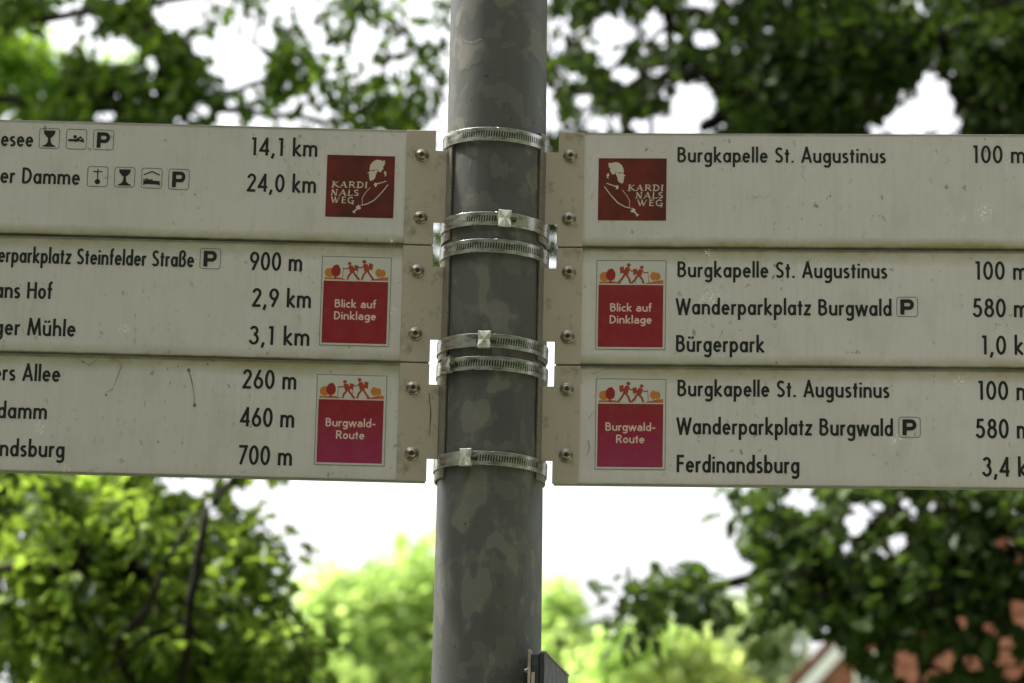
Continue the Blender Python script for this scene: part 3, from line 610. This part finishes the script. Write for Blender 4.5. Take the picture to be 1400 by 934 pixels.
def leaves(name, cent, size, m_, parent, per=9, spread=.11, simple=False, tone=(0, 1), jit=.35, nup=.9, holes=None, org=(0, 0, 0)):
    cent = np.asarray(cent); n = len(cent)*per; c = np.repeat(cent, per, 0); tnc = np.repeat(rng.uniform(*tone, size=len(cent)), per)
    off = rng.normal(size=(n, 3)); off = unit(off)*rng.random((n, 1))**.5*spread
    d = unit(off + rng.normal(size=(n, 3))*spread*.5 + np.array([0, 0, -.25*spread])); nm = rng.normal(size=(n, 3))*.55 + np.array([0, 0, nup])
    nm = unit(nm - d*(nm*d).sum(1, keepdims=True)); s_ = np.cross(nm, d); sz = size*(1+rng.uniform(-jit, jit, (n, 1)))
    if holes == 'frame':                # the outlying crown keeps clear of the boughs modelled one by one
        X, Y, _ = proj(c+off+d*sz*.5+np.array(org)); keep = (X < -45) | (X > 1445) | (Y < -45) | (Y > 979) | ((c+np.array(org))[:, 1] < 1)
        c, off, d, nm, s_, sz, tnc = (a[keep] for a in (c, off, d, nm, s_, sz, tnc)); n = len(c); holes = None
    if holes:
        X, Y, _ = proj(c+off+d*sz*.5+np.array(org)); keep = np.ones(n, bool)
        jt = rng.uniform(.4, 1.15, n)
        for g_ in holes: keep &= ((X-g_[0])/(g_[2]+6))**2 + ((Y-g_[1])/(g_[3]+6))**2 > jt
        c, off, d, nm, s_, sz, tnc = (a[keep] for a in (c, off, d, nm, s_, sz, tnc)); n = len(c)
    TV, TF = leaf_template(simple); k = len(TV)
    Vv = (c+off)[:, None, :] + sz[:, None, :]*(TV[None, :, 0:1]*d[:, None, :] + TV[None, :, 1:2]*s_[:, None, :] + TV[None, :, 2:3]*nm[:, None, :])
    Vv = Vv.reshape(-1, 3); Ff = (TF[None] + (np.arange(n)*k)[:, None, None]).reshape(-1, 4)
    me = bpy.data.meshes.new(name); me.vertices.add(len(Vv)); me.vertices.foreach_set('co', Vv.ravel().astype('f'))
    me.loops.add(len(Ff)*4); me.loops.foreach_set('vertex_index', Ff.ravel().astype('i')); me.polygons.add(len(Ff))
    me.polygons.foreach_set('loop_start', np.arange(len(Ff), dtype='i')*4); me.update(calc_edges=True)
    tn = np.clip((tnc*.72 + rng.random(n)*.28)**1.25, 0, 1)
    at_ = me.attributes.new('tone', 'FLOAT', 'FACE'); at_.data.foreach_set('value', np.repeat(tn, len(TF)).astype('f'))
    o = link(name, me, m_, parent); o['kind'] = 'stuff'; return o
def twig_mesh(name, roots, cent, m_, parent, rbase=.0028, sides=4, rmax=.05):
    """join every twig end to the nearest point already attached: a branching skeleton"""
    nodes = [np.array(r) for r in roots]; par = [-1]*len(nodes); cent = np.asarray(cent)
    if len(cent) == 0: return
    dist = np.full(len(cent), 1e9); near = np.zeros(len(cent), int)
    for i, r in enumerate(nodes):
        dd = np.linalg.norm(cent-r, axis=1); k = dd < dist; dist[k] = dd[k]; near[k] = i
    left = np.ones(len(cent), bool)
    for _ in range(len(cent)):
        i = int(np.argmin(np.where(left, dist, 1e9))); left[i] = False; nodes.append(cent[i]); par.append(int(near[i])); j = len(nodes)-1
        dd = np.linalg.norm(cent-cent[i], axis=1)*1.0; k = left & (dd < dist); dist[k] = dd[k]; near[k] = j
    cnt = np.ones(len(nodes))
    for j in range(len(nodes)-1, -1, -1):
        if par[j] >= 0: cnt[par[j]] += cnt[j]
    V, F = [], []
    for j in range(len(nodes)):
        if par[j] < 0: continue
        a, b_ = Vector(nodes[par[j]]), Vector(nodes[j]); mid = (a+b_)/2 + Vector(rng.normal(size=3))*(b_-a).length*.07
        r0 = min(rbase*cnt[j]**.42, rmax); v_, f_ = tube([a, mid, b_], [r0, r0*.9, r0*.8], sides); o_ = len(V); V += v_; F += [tuple(i+o_ for i in f) for f in f_]
    o = mesh_obj(name, V, F, m_, parent, True); o['kind'] = 'stuff'; return o
def bark_mat():
    m = mat('bark', (.06, .05, .04), .95, 0, .15); g = N(m); f = g.noise(g.coord((6, 6, 1)), 9, 6, .7); g.l(g.mix(g.ramp(f, [(.35, 0), (.7, 1)]), (.008, .007, .006), (.028, .024, .018)), g.b.inputs['Base Color']); g.bump(f, .6, .02); return m
M_bark = bark_mat()
L_oak = leaf_mat('oak_leaf_dark', (.020, .036, .011), (.060, .095, .022), .30)
L_mid = leaf_mat('oak_leaf_green', (.022, .048, .010), (.13, .20, .03), .42)
L_left = leaf_mat('leaf_fresh_green', (.014, .030, .007), (.24, .33, .070), .45)
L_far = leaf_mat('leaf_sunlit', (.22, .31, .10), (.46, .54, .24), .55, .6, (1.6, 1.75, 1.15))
L_bright = leaf_mat('leaf_bright_green', (.10, .18, .03), (.30, .42, .08), .5)
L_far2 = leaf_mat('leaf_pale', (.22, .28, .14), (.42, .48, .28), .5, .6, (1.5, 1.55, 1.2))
def region(cover, gaps, Y, dY, n, K=0, sig=26):
    """twig ends filling the boughs seen in the photograph (ellipses in pixels at depth Y), with the real holes between boughs"""
    out = []
    wts = np.array([c[2]*c[3] for c in cover], float); wts /= wts.sum()
    tries = 0
    if K:                               # sprays: twig ends gathered round K bough tips, each at its own depth
        tips = []
        for _ in range(K):
            c = cover[rng.choice(len(cover), p=wts)]; a = rng.uniform(0, 2*math.pi); r_ = math.sqrt(rng.random())
            tips.append((c[0]+c[2]*r_*math.cos(a), c[1]+c[3]*r_*math.sin(a), Y+rng.uniform(-.5, .5)*dY))
        while len(out) < n:
            t_ = tips[rng.integers(K)]; x, y = t_[0]+rng.normal()*sig*1.3, t_[1]+rng.normal()*sig*.75
            if any(((x-g_[0])/(g_[2]*.9+1))**2 + ((y-g_[1])/(g_[3]*.9+1))**2 < 1 for g_ in gaps): continue
            out.append(np.array(at(x, y, t_[2]+rng.normal()*.08)))
        return np.array(out)
    while len(out) < n and tries < n*30:
        tries += 1
        c = cover[rng.choice(len(cover), p=wts)]; a = rng.uniform(0, 2*math.pi); r_ = math.sqrt(rng.random())
        x, y = c[0]+c[2]*r_*math.cos(a), c[1]+c[3]*r_*math.sin(a)
        if any(((x-g_[0])/(g_[2]*.9+1))**2 + ((y-g_[1])/(g_[3]*.9+1))**2 < 1 for g_ in gaps): continue
        yy = Y + rng.uniform(-.5, .5)*dY; out.append(np.array(at(x, y, yy)))
    return np.array(out)
def crown_rest(c, rad, n, margin=60, zmin=0):
    out = []
    while len(out) < n:
        p = rng.normal(size=3); p /= np.linalg.norm(p); p = np.array(c) + p*np.array(rad)*rng.random()**.28
        if p[2] < zmin: continue
        if p[1] > .3:
            x, y, z = proj(p[None])
            if z[0] > 0 and -margin < x[0] < 1400+margin and -margin < y[0] < 934+margin: continue
        out.append(p)
    return np.array(out)
def make_tree(name, label, trunk_pts, trunk_r, limbs, tw, mleaf, size, per=9, spread=.11, simple=False, group=None, tone=(0, 1), tw2=None, size2=.16, per2=8, nup=.9, rbase=.0028, holes=None):
    base = trunk_pts[0]; t = thing(name, label, 'tree', base, 0, group)
    mv = Vector(base)
    v_, f_ = tube([Vector(p)-mv for p in trunk_pts], trunk_r, 12); mesh_obj('trunk', v_, f_, M_bark, t, True)
    roots = [np.array(Vector(p)-mv) for p in trunk_pts[1:]]
    for pts, r0, r1 in limbs:
        P = [Vector(p)-mv for p in pts]; Q = []
        for i in range(len(P)-1):
            for k in range(4): Q.append(P[i].lerp(P[i+1], k/4) + Vector(rng.normal(size=3))*(.0 if k == 0 else .01*(P[i+1]-P[i]).length))
        Q.append(P[-1]); rr = [r0+(r1-r0)*i/(len(Q)-1) for i in range(len(Q))]
        v_, f_ = tube(Q, rr, 8); mesh_obj('limb', v_, f_, M_bark, t, True); roots += [np.array(q) for q in Q]
    tw = tw - np.array(base) if len(tw) else tw
    leaves('foliage', tw, size, mleaf, t, per, spread, simple, tone, nup=nup, holes=holes, org=base)
    twig_mesh('twigs', roots, tw, M_bark, t, rbase)
    if tw2 is not None:
        tw2 = tw2 - np.array(base); leaves('foliage', tw2, size2, mleaf, t, per2, .3, True, tone, nup=nup, holes='frame', org=base); 
    return t
# right-hand oak: upper boughs across the top right, lower bough hanging in from the right
gapsB = [(838, 42, 30, 26), (895, 38, 20, 26), (925, 52, 8, 8), (965, 52, 22, 9), (958, 5, 20, 12), (945, 145, 38, 42), (770, 30, 6, 12), (762, 62, 12, 10), (835, 80, 10, 22), (785, 108, 14, 6), (855, 105, 20, 8), (803, 135, 8, 12), (812, 168, 15, 12),
         (750, 140, 9, 20), (888, 172, 22, 12), (1240, 165, 34, 28), (1285, 150, 32, 40), (1260, 115, 12, 10), (1310, 170, 10, 14), (1200, 178, 14, 10), (1113, 75, 4, 4), (1130, 5, 5, 4), (1026, 88, 4, 4), (1293, 66, 6, 4), (1375, 178, 7, 6), (1395, 120, 4, 6), (902, 95, 5, 5), (1000, 2, 12, 5), (755, 175, 10, 8)]
covB = [(840, 60, 110, 90), (830, 150, 90, 60), (960, 60, 110, 90), (1090, 80, 130, 130), (1230, 70, 140, 110), (1360, 90, 90, 120), (1020, 150, 60, 70), (1150, 150, 110, 60), (1360, 170, 70, 60), (1450, 50, 80, 140)]
def dots(n, x0, x1, y0, y1): return [(rng.uniform(x0, x1), rng.uniform(y0, y1), rng.uniform(1.5, 5), rng.uniform(1.5, 5)) for _ in range(n)]
dB, dA, dC, dE = dots(44, 750, 1060, 0, 185)+dots(14, 1060, 1400, 0, 185)+dots(12, 890, 1000, 85, 185)+dots(16, 1185, 1335, 95, 185)+dots(16, 785, 935, 5, 130), dots(60, 0, 340, 0, 165), dots(14, 0, 400, 660, 934), dots(34, 1040, 1290, 670, 860)
twB1 = region(covB, gapsB, 12.0, 2.2, 1150)
twB2 = region([(c[0], c[1], c[2], c[3]) for c in covB[3:]], gapsB, 14.6, 2.2, 620)
twB3 = region([(850, 290, 130, 110), (1050, 320, 150, 150), (1250, 330, 150, 150), (1380, 380, 100, 190), (1250, 580, 170, 80)], [], 12.6, 2.5, 600)
gapsE = [(1180, 700, 26, 16), (1130, 722, 7, 8), (1168, 722, 20, 15), (1198, 693, 18, 8), (1228, 742, 16, 14), (1158, 752, 12, 12), (1196, 752, 14, 8), (1214, 760, 7, 7), (1245, 690, 8, 12), (1252, 708, 8, 7), (1205, 720, 8, 8), (1275, 693, 7, 9), (1342, 713, 7, 8), (1130, 760, 6, 7), (1073, 800, 6, 6), (1010, 800, 10, 14), (1038, 812, 7, 8), (1018, 826, 8, 10),
         (1057, 842, 5, 6), (1190, 885, 8, 12), (1238, 905, 20, 18), (1372, 738, 20, 15), (1395, 835, 20, 38), (1315, 850, 12, 20), (1352, 858, 14, 12), (1376, 880, 18, 16), (1290, 905, 18, 24), (1302, 690, 12, 9), (1390, 765, 12, 10), (1385, 700, 7, 9), (1330, 905, 22, 16), (1385, 918, 22, 18), (1250, 925, 22, 12), (1122, 905, 36, 44), (1300, 820, 6, 6), (995, 775, 40, 12), (1080, 870, 35, 22), (1235, 690, 8, 8), (1100, 690, 30, 14), (1262, 868, 8, 6), (1370, 905, 14, 12)]
covE = [(880, 825, 22, 5), (925, 812, 38, 8), (965, 812, 32, 14), (862, 855, 4, 12), (1030, 792, 30, 20), (1060, 852, 30, 14), (1080, 720, 60, 45), (1120, 790, 80, 70), (1180, 760, 100, 90), (1300, 760, 130, 100), (1400, 800, 110, 150), (1300, 880, 100, 80), (1190, 850, 60, 40), (1240, 680, 120, 40), (1000, 752, 10, 5), (1012, 757, 22, 5), (1045, 752, 12, 6)]
twE1 = region(covE, gapsE, 10.6, 1.4, 1150)
twE0 = region([(842, 820, 10, 3), (920, 824, 50, 10), (866, 850, 5, 24), (926, 850, 4, 12), (975, 822, 24, 12), (985, 800, 26, 6), (940, 786, 10, 3), (1018, 690, 6, 14), (1028, 668, 8, 6), (1060, 720, 14, 5), (1340, 800, 90, 90)], gapsE, 10.2, .5, 110)
twE2 = region(covE[7:], gapsE, 12.6, 1.6, 560)
restB = crown_rest((4.2, 12.5, 7.5), (4.6, 5.2, 4.0), 2600, zmin=3.6)
trB = (3.6, 12.2)
limB = [((3.6, 12.2, 4.6), at(1480, -30, 11.4), at(1330, 45, 11.5), at(1150, 95, 11.4), at(1040, 130, 11.5), at(960, 175, 11.4)),
        ((3.6, 12.2, 3.5), at(1520, 820, 11.2), at(1330, 800, 10.8), at(1150, 790, 10.7), at(1030, 790, 10.6), at(880, 825, 10.4))]
make_tree('oak_tree', 'dark oak hanging over the upper right planks and the brick gable', [(3.6, 12.2, -.1), (3.62, 12.2, 2), (3.6, 12.2, 4), (3.7, 12.3, 6.5), (3.8, 12.4, 9)], [.36, .28, .25, .18, .06],
          [(limB[0], .10, .02), (limB[1], .06, .008), ((at(1480, -30, 12.2), at(1250, -80, 12.4), at(950, -60, 12.6)), .06, .02), ((at(1150, 92, 11.9), at(1100, 40, 12.3), at(1060, -40, 12.6)), .03, .01), ((at(1330, 800, 10.8), at(1230, 720, 10.9), at(1180, 690, 10.9)), .02, .005)],
          np.vstack([twB1, twB2, twB3, twE1, twE0, twE2]), L_oak, .056, 11, .085, tw2=restB, holes=gapsB+gapsE+dB+dE, group='large trees around the sign post')
# upper-left tree
gapsA = [(85, 38, 26, 14), (160, 70, 34, 20), (72, 105, 9, 22), (145, 155, 18, 10), (245, 15, 40, 30), (207, 88, 10, 10), (275, 60, 14, 14), (245, 25, 20, 14), (60, 125, 16, 10), (160, 135, 6, 8), (275, 150, 12, 10), (330, 80, 40, 70), (120, 25, 10, 14), (250, 165, 12, 8), (210, 128, 10, 8), (310, 160, 14, 14)]
covA = [(85, 140, 40, 30), (120, 130, 50, 45), (180, 130, 60, 50), (240, 110, 40, 65), (35, 12, 45, 16), (150, 20, 40, 26), (200, 25, 30, 40), (270, 25, 22, 14), (230, 60, 30, 50), (290, 140, 35, 30)]
covA2 = [(345, 50, 22, 12), (330, 5, 22, 14), (355, 10, 10, 16), (395, 75, 18, 22), (375, 115, 26, 20), (400, 130, 8, 10), (322, 118, 22, 10), (325, 140, 10, 22), (355, 155, 12, 6), (475, 8, 30, 14), (520, 8, 16, 8), (545, 35, 16, 9), (575, 45, 6, 6), (442, 102, 14, 6), (437, 118, 5, 8),
          (533, 85, 5, 20), (480, 122, 20, 14), (512, 130, 8, 18), (530, 148, 42, 14), (560, 160, 18, 16), (490, 155, 30, 8), (582, 70, 12, 8), (582, 105, 14, 16), (605, 20, 10, 24), (612, 40, 8, 6), (462, 54, 4, 4), (478, 60, 8, 4), (440, 78, 3, 4), (465, 172, 30, 6), (608, 140, 6, 6), (400, 28, 6, 5)]
twA1 = region(covA, gapsA, 12.5, 1.6, 520); twA2 = region(covA2, [], 11.5, .6, 120)
twA4 = region([(60, 280, 160, 120), (250, 270, 140, 110), (420, 290, 140, 110), (560, 320, 110, 90)], [], 13.5, 2, 420)
twA3 = region([(40, 140, 40, 24), (120, 140, 80, 40), (250, 130, 60, 40)], gapsA, 16, 1.5, 170)
limA = [((-3.9, 12.8, 4.2), at(-60, 130, 12.6), at(120, 150, 12.4), at(300, 130, 12), at(400, 100, 11.6)), (at(-60, 40, 12.5), at(180, 5, 12.4), at(360, -20, 12), at(480, -6, 11.6), at(560, 50, 11.5), at(612, 140, 11.4)), (at(300, 150, 12), at(450, 168, 11.7), at(550, 160, 11.5))]
restA = crown_rest((-4.4, 15.2, 8.0), (4.4, 3.6, 3.9), 2200, zmin=4.0)
make_tree('oak_tree', 'loose leafy oak showing white sky between twigs above the left planks', [(-3.9, 12.8, -.1), (-3.95, 12.8, 2), (-3.9, 12.8, 4.3), (-4, 12.9, 7), (-4.1, 13, 9.5)], [.32, .25, .22, .15, .05],
          [(limA[0], .022, .006), (((-3.95, 12.85, 5.2),) + limA[1], .022, .005), (limA[2], .014, .005)], np.vstack([twA1, twA2, twA3, twA4]), L_mid, .048, 11, .07, tw2=restA, holes=gapsA+dA, group='large trees around the sign post', nup=.8, rbase=.0022)
# lower-left tree
covC = [(60, 700, 110, 70), (160, 700, 80, 60), (240, 740, 80, 60), (60, 800, 110, 90), (180, 820, 110, 90), (60, 900, 110, 70), (200, 900, 110, 70), (300, 780, 60, 60), (300, 860, 90, 70), (350, 820, 45, 50), (385, 880, 40, 50), (350, 690, 40, 30), (385, 672, 14, 30), (310, 700, 30, 30), (200, 665, 30, 20), (290, 675, 15, 12)]
gapsC = [(258, 664, 38, 14), (330, 683, 12, 10), (352, 663, 16, 8), (290, 696, 9, 12), (57, 690, 4, 6), (184, 763, 4, 4), (193, 786, 6, 5), (84, 748, 7, 3), (302, 794, 4, 4), (307, 855, 7, 3), (250, 870, 5, 4)]
twC1 = region([(c[0]-8, c[1]+4, c[2]*.93, c[3]*.9) for c in covC], gapsC, 9.9, 1.6, 760, K=95, sig=22); twC3 = region([(110, 600, 170, 60), (300, 600, 80, 40)], [], 10.3, 1.5, 240); twC2 = region(covC[:9], gapsC, 11.8, 1.6, 260)
restC = crown_rest((-1.9, 11.2, 3.0), (2.0, 1.9, 1.7), 700, margin=30, zmin=1.0)
tc = at(230, 1100, 10.2)
make_tree('maple_tree', 'bushy green tree with thin dark branches below the left planks', [(tc.x, tc.y, -.1), (tc.x, tc.y, 1.2), tuple(at(235, 1000, 10.2))], [.09, .075, .05],
          [((at(235, 1000, 10.2), at(255, 900, 9.0), at(258, 850, 8.9), at(270, 770, 8.85), at(282, 700, 8.85), at(318, 655, 8.9), at(345, 610, 9.0)), .017, .007),
           ((at(235, 1000, 10.2), at(160, 880, 9.0), at(205, 830, 8.95), at(225, 770, 8.95), at(270, 700, 9.0)), .015, .005), ((at(255, 850, 9.1), at(200, 870, 9.0), at(140, 925, 9.0)), .01, .005), ((at(160, 890, 9.6), at(90, 800, 9.9), at(40, 700, 10)), .018, .006)],
          np.vstack([twC1, twC2, twC3]), L_left, .050, 12, .085, tw2=restC, size2=.13, holes=gapsC+dC, group='large trees around the sign post')
# unseen trees added around the viewer to shade the signs and post
def crown_shell(c, rad, n):
    q = rng.normal(size=(n, 3)); return np.array(c) + unit(q)*np.array(rad)*rng.random((n, 1))**.22
for label, x, y, h, rd in (('unseen dense tree added for shade behind the viewer, straight back', .5, -5.5, 9.5, 3.6), ('unseen broad tree added for shade behind the viewer, to the left', -6.2, -2.2, 10, 4), ('unseen broad tree added for shade behind the viewer, to the right', 7.5, -4.5, 10, 4),
                           ('unseen tree added left of the viewer to shade the post', -7.2, 4.2, 9.5, 3.7), ('unseen tree added for shade, outermost on the far right', 14, -2, 11, 4.4)):
    make_tree('broadleaf_tree', label, [(x, y, -.1), (x+.1, y, 2), (x, y, 5), (x, y, h)], [.3, .24, .2, .05], [], crown_shell((x, y, h*.56), (rd, rd*.8, h*.5), 900), L_mid, .30, 9, .35, True, 'unseen trees added for shade')
# far trees behind the post
def far_tree(label, lobes, Y, size, n, mleaf, trunk_x, tone=(0, 1)):
    pts = []
    for px, py, rx, ry in lobes:
        c = np.array(at(px, py, Y)); s_ = Y/FPX; k = int(n*rx*ry/sum(l[2]*l[3] for l in lobes))
        q = rng.normal(size=(k, 3)); q = unit(q)*rng.random((k, 1))**.3; pts.append(c + q*np.array([rx*s_, min(rx, ry)*s_*1.1, ry*s_]))
    pts = np.vstack(pts); zt = pts[:, 2].max(); tx = at(trunk_x, 934, Y).x
    low = pts[:, 2].min()
    return make_tree('broadleaf_tree', label, [(tx, Y, -.1), (tx+.1, Y, low*.6), (tx, Y, low+.5), (tx+.1, Y, zt-1.2)], [.3, .24, .18, .04], [], pts, mleaf, size, 7, size*1.7, True, 'distant trees beyond the post', tone)
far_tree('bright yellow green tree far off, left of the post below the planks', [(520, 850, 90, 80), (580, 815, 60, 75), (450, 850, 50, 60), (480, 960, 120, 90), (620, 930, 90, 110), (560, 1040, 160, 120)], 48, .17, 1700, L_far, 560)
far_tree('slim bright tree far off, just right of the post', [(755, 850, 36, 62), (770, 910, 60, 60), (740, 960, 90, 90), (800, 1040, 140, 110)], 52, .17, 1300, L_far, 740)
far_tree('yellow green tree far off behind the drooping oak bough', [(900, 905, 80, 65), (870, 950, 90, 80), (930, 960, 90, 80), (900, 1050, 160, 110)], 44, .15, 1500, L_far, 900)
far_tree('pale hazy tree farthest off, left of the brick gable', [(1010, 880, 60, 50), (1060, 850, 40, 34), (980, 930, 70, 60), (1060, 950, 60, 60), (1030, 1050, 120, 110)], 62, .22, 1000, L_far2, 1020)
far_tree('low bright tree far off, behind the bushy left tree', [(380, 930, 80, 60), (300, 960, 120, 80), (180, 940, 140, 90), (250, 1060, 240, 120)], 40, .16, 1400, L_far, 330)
far_tree('light green tree showing through the oak at the far upper left', [(0, 95, 75, 70), (60, 105, 50, 34), (150, 96, 50, 16), (-90, 60, 120, 110), (-160, 250, 200, 160), (-60, 300, 160, 130)], 24, .085, 1700, L_bright, -120)
# ------------------------------------------------------------------ brick house
HY = 40.0
apex = at(1338, 668, HY); kk = HY/FPX; slope = 1.12
house = thing('brick_house', 'red brick house gable with white verge board behind the oak, lower right', 'house', (apex.x, HY, 0))
za = apex.z; ze = 4.2; hw = (za-ze)/slope
M_brickw = mat('brick_wall', (.3, .12, .07), .85); g = N(M_brickw)
bt = g.n('TexBrick'); bt.inputs['Color1'].default_value = (.42, .16, .09, 1); bt.inputs['Color2'].default_value = (.33, .11, .06, 1); bt.inputs['Mortar'].default_value = (.38, .34, .28, 1)
bt.inputs['Scale'].default_value = 1; bt.inputs['Brick Width'].default_value = .25; bt.inputs['Row Height'].default_value = .08; bt.inputs['Mortar Size'].default_value = .006
cx_ = g.n('CombineXYZ'); sx_ = g.n('SeparateXYZ'); g.l(g.coord(), sx_.inputs[0]); g.l(g.math('ADD', sx_.outputs[0], sx_.outputs[1]), cx_.inputs[0]); g.l(sx_.outputs[2], cx_.inputs[1]); g.l(cx_.outputs[0], bt.inputs[0]); g.l(bt.outputs[0], g.b.inputs['Base Color'])
M_mortar = mat('mortar', (.36, .32, .26), .95)
M_bricks = [mat('brick_red', c, .85) for c in ((.36, .14, .085), (.30, .11, .065), (.39, .17, .10), (.27, .095, .06))]
wy = .03
V = [(-hw, wy, 0), (hw, wy, 0), (hw, wy, ze), (0, wy, za-.05), (-hw, wy, ze), (-hw, 9, 0), (hw, 9, 0), (hw, 9, ze), (0, 9, za-.05), (-hw, 9, ze)]
F = [(0, 1, 2, 3, 4), (6, 5, 9, 8, 7), (1, 6, 7, 2), (5, 0, 4, 9)]
mesh_obj('wall', V, F, M_brickw, house)
M_tile = mat('roof_tile', (.16, .05, .03), .8); M_wp = mat('white_verge_paint', (.78, .78, .75), .5)
nrm = Vector((slope, 0, 1)).normalized()
for sg in (-1, 1):
    d = Vector((sg, 0, -slope)).normalized(); nn = Vector((sg*slope, 0, 1)).normalized(); Ls = (hw+.35)*math.sqrt(1+slope**2); a0 = Vector((0, 0, za))
    def slab(name, y0, y1, n0, n1, m_):
        v_ = []
        for y in (y0, y1):
            for k, nn_ in ((0, n0), (Ls, n0), (Ls, n1), (0, n1)): v_.append(a0 + d*k + nn*nn_ + Vector((0, y, 0)))
        return mesh_obj(name, v_, [(0, 1, 2, 3), (7, 6, 5, 4), (0, 4, 5, 1), (1, 5, 6, 2), (2, 6, 7, 3), (3, 7, 4, 0)], m_, house)
    slab('verge_board', -.14, -.10, -.15, -.005, M_wp); slab('roof', -.12, 9.1, .0, .07, M_tile)
    # verge tiles lapping one over the next along the gable edge
    k = 0.0; tl = .33; me_t = None
    while k < Ls-tl:
        if me_t is None:
            bb = box_bm(0, tl*1.06, -.17, .10, .075, .115, .006, 1); me_t = bpy.data.meshes.new('verge_tile'); bb.to_mesh(me_t); bb.free(); me_t.materials.append(M_tile)
        o = link('verge_tile', me_t, None, house); X = d; Z = nn; Yv = Z.cross(X)
        p = a0 + d*k; tilt = .02; mm = Matrix(((X.x, Yv.x, Z.x, p.x), (X.y, abs(Yv.y), Z.y, p.y), (X.z, Yv.z, Z.z, p.z), (0, 0, 0, 1)))
        o.matrix_local = mm; o.rotation_euler.y += tilt*sg; k += tl
# gable bricks one by one where the gable can be seen
bw, bh = .24, .071; bme = []
for m_ in M_bricks:
    bb = box_bm(-bw/2+.005, bw/2-.005, -.004, .026, -bh/2, bh/2, .004, 1); me = bpy.data.meshes.new('brick'); bb.to_mesh(me); bb.free(); me.materials.append(m_); bme.append(me)
zmin = at(1250, 950, HY).z; row = 0; z = za-.28; nb = 0
while z > zmin and nb < 300:
    half = (za-z)/slope-.14; x = -half + (0.12 if row % 2 else 0)
    xmax = min(half, at(1440, 800, HY).x-apex.x)
    while x < xmax-bw and nb < 300:
        if not (-.0 < 0 and False):
            o = link('brick', bme[random.randrange(4)], None, house); o.location = (x+bw/2, 0, z); o.location.y = random.uniform(-.002, .002); nb += 1
        x += .25
    z -= .083; row += 1
# attic window with white frame
wx = at(1186, 915, HY).x-apex.x; wz = at(1196, 915, HY).z
wf = from_bm('window', join_bm([box_bm(wx-.16, wx-.12, -.05, .0, wz-.9, wz+.2), box_bm(wx+.12, wx+.16, -.05, .0, wz-.9, wz+.2), box_bm(wx-.12, wx+.12, -.05, .0, wz+.16, wz+.2), box_bm(wx-.12, wx+.12, -.05, .0, wz-.9, wz-.86)]), M_wp, house)
M_glass = mat('window_glass', (.25, .28, .28), .08, 0, .8)
from_bm('pane', box_bm(wx-.119, wx+.119, -.03, -.02, wz-.859, wz+.159), M_glass, wf)
# ------------------------------------------------------------------ ground
M_grass = mat('grass', (.06, .10, .03), .9); g = N(M_grass); f = g.noise(g.coord(), .6, 8, .7); g.l(g.mix(g.ramp(f, [(.35, 0), (.65, 1)]), (.045, .075, .022), (.10, .14, .045)), g.b.inputs['Base Color']); g.bump(g.noise(g.coord(), 20, 6), .6, .05)
gd = mesh_obj('ground', [(-900, -900, 0), (900, -900, 0), (900, 1500, 0), (-900, 1500, 0)], [(0, 1, 2, 3)], M_grass); gd['kind'] = 'structure'
M_path = mat('gravel_path_surface', (.28, .25, .20), .95); g = N(M_path); f = g.noise(g.coord(), 40, 5); g.l(g.mix(f, (.18, .16, .13), (.36, .33, .27)), g.b.inputs['Base Color']); g.bump(f, .5, .01)
pth = mesh_obj('path', [(-200, -2.2, .004), (200, -2.2, .004), (200, 2.4, .004), (-200, 2.4, .004)], [(0, 1, 2, 3)], M_path); pth['kind'] = 'structure'
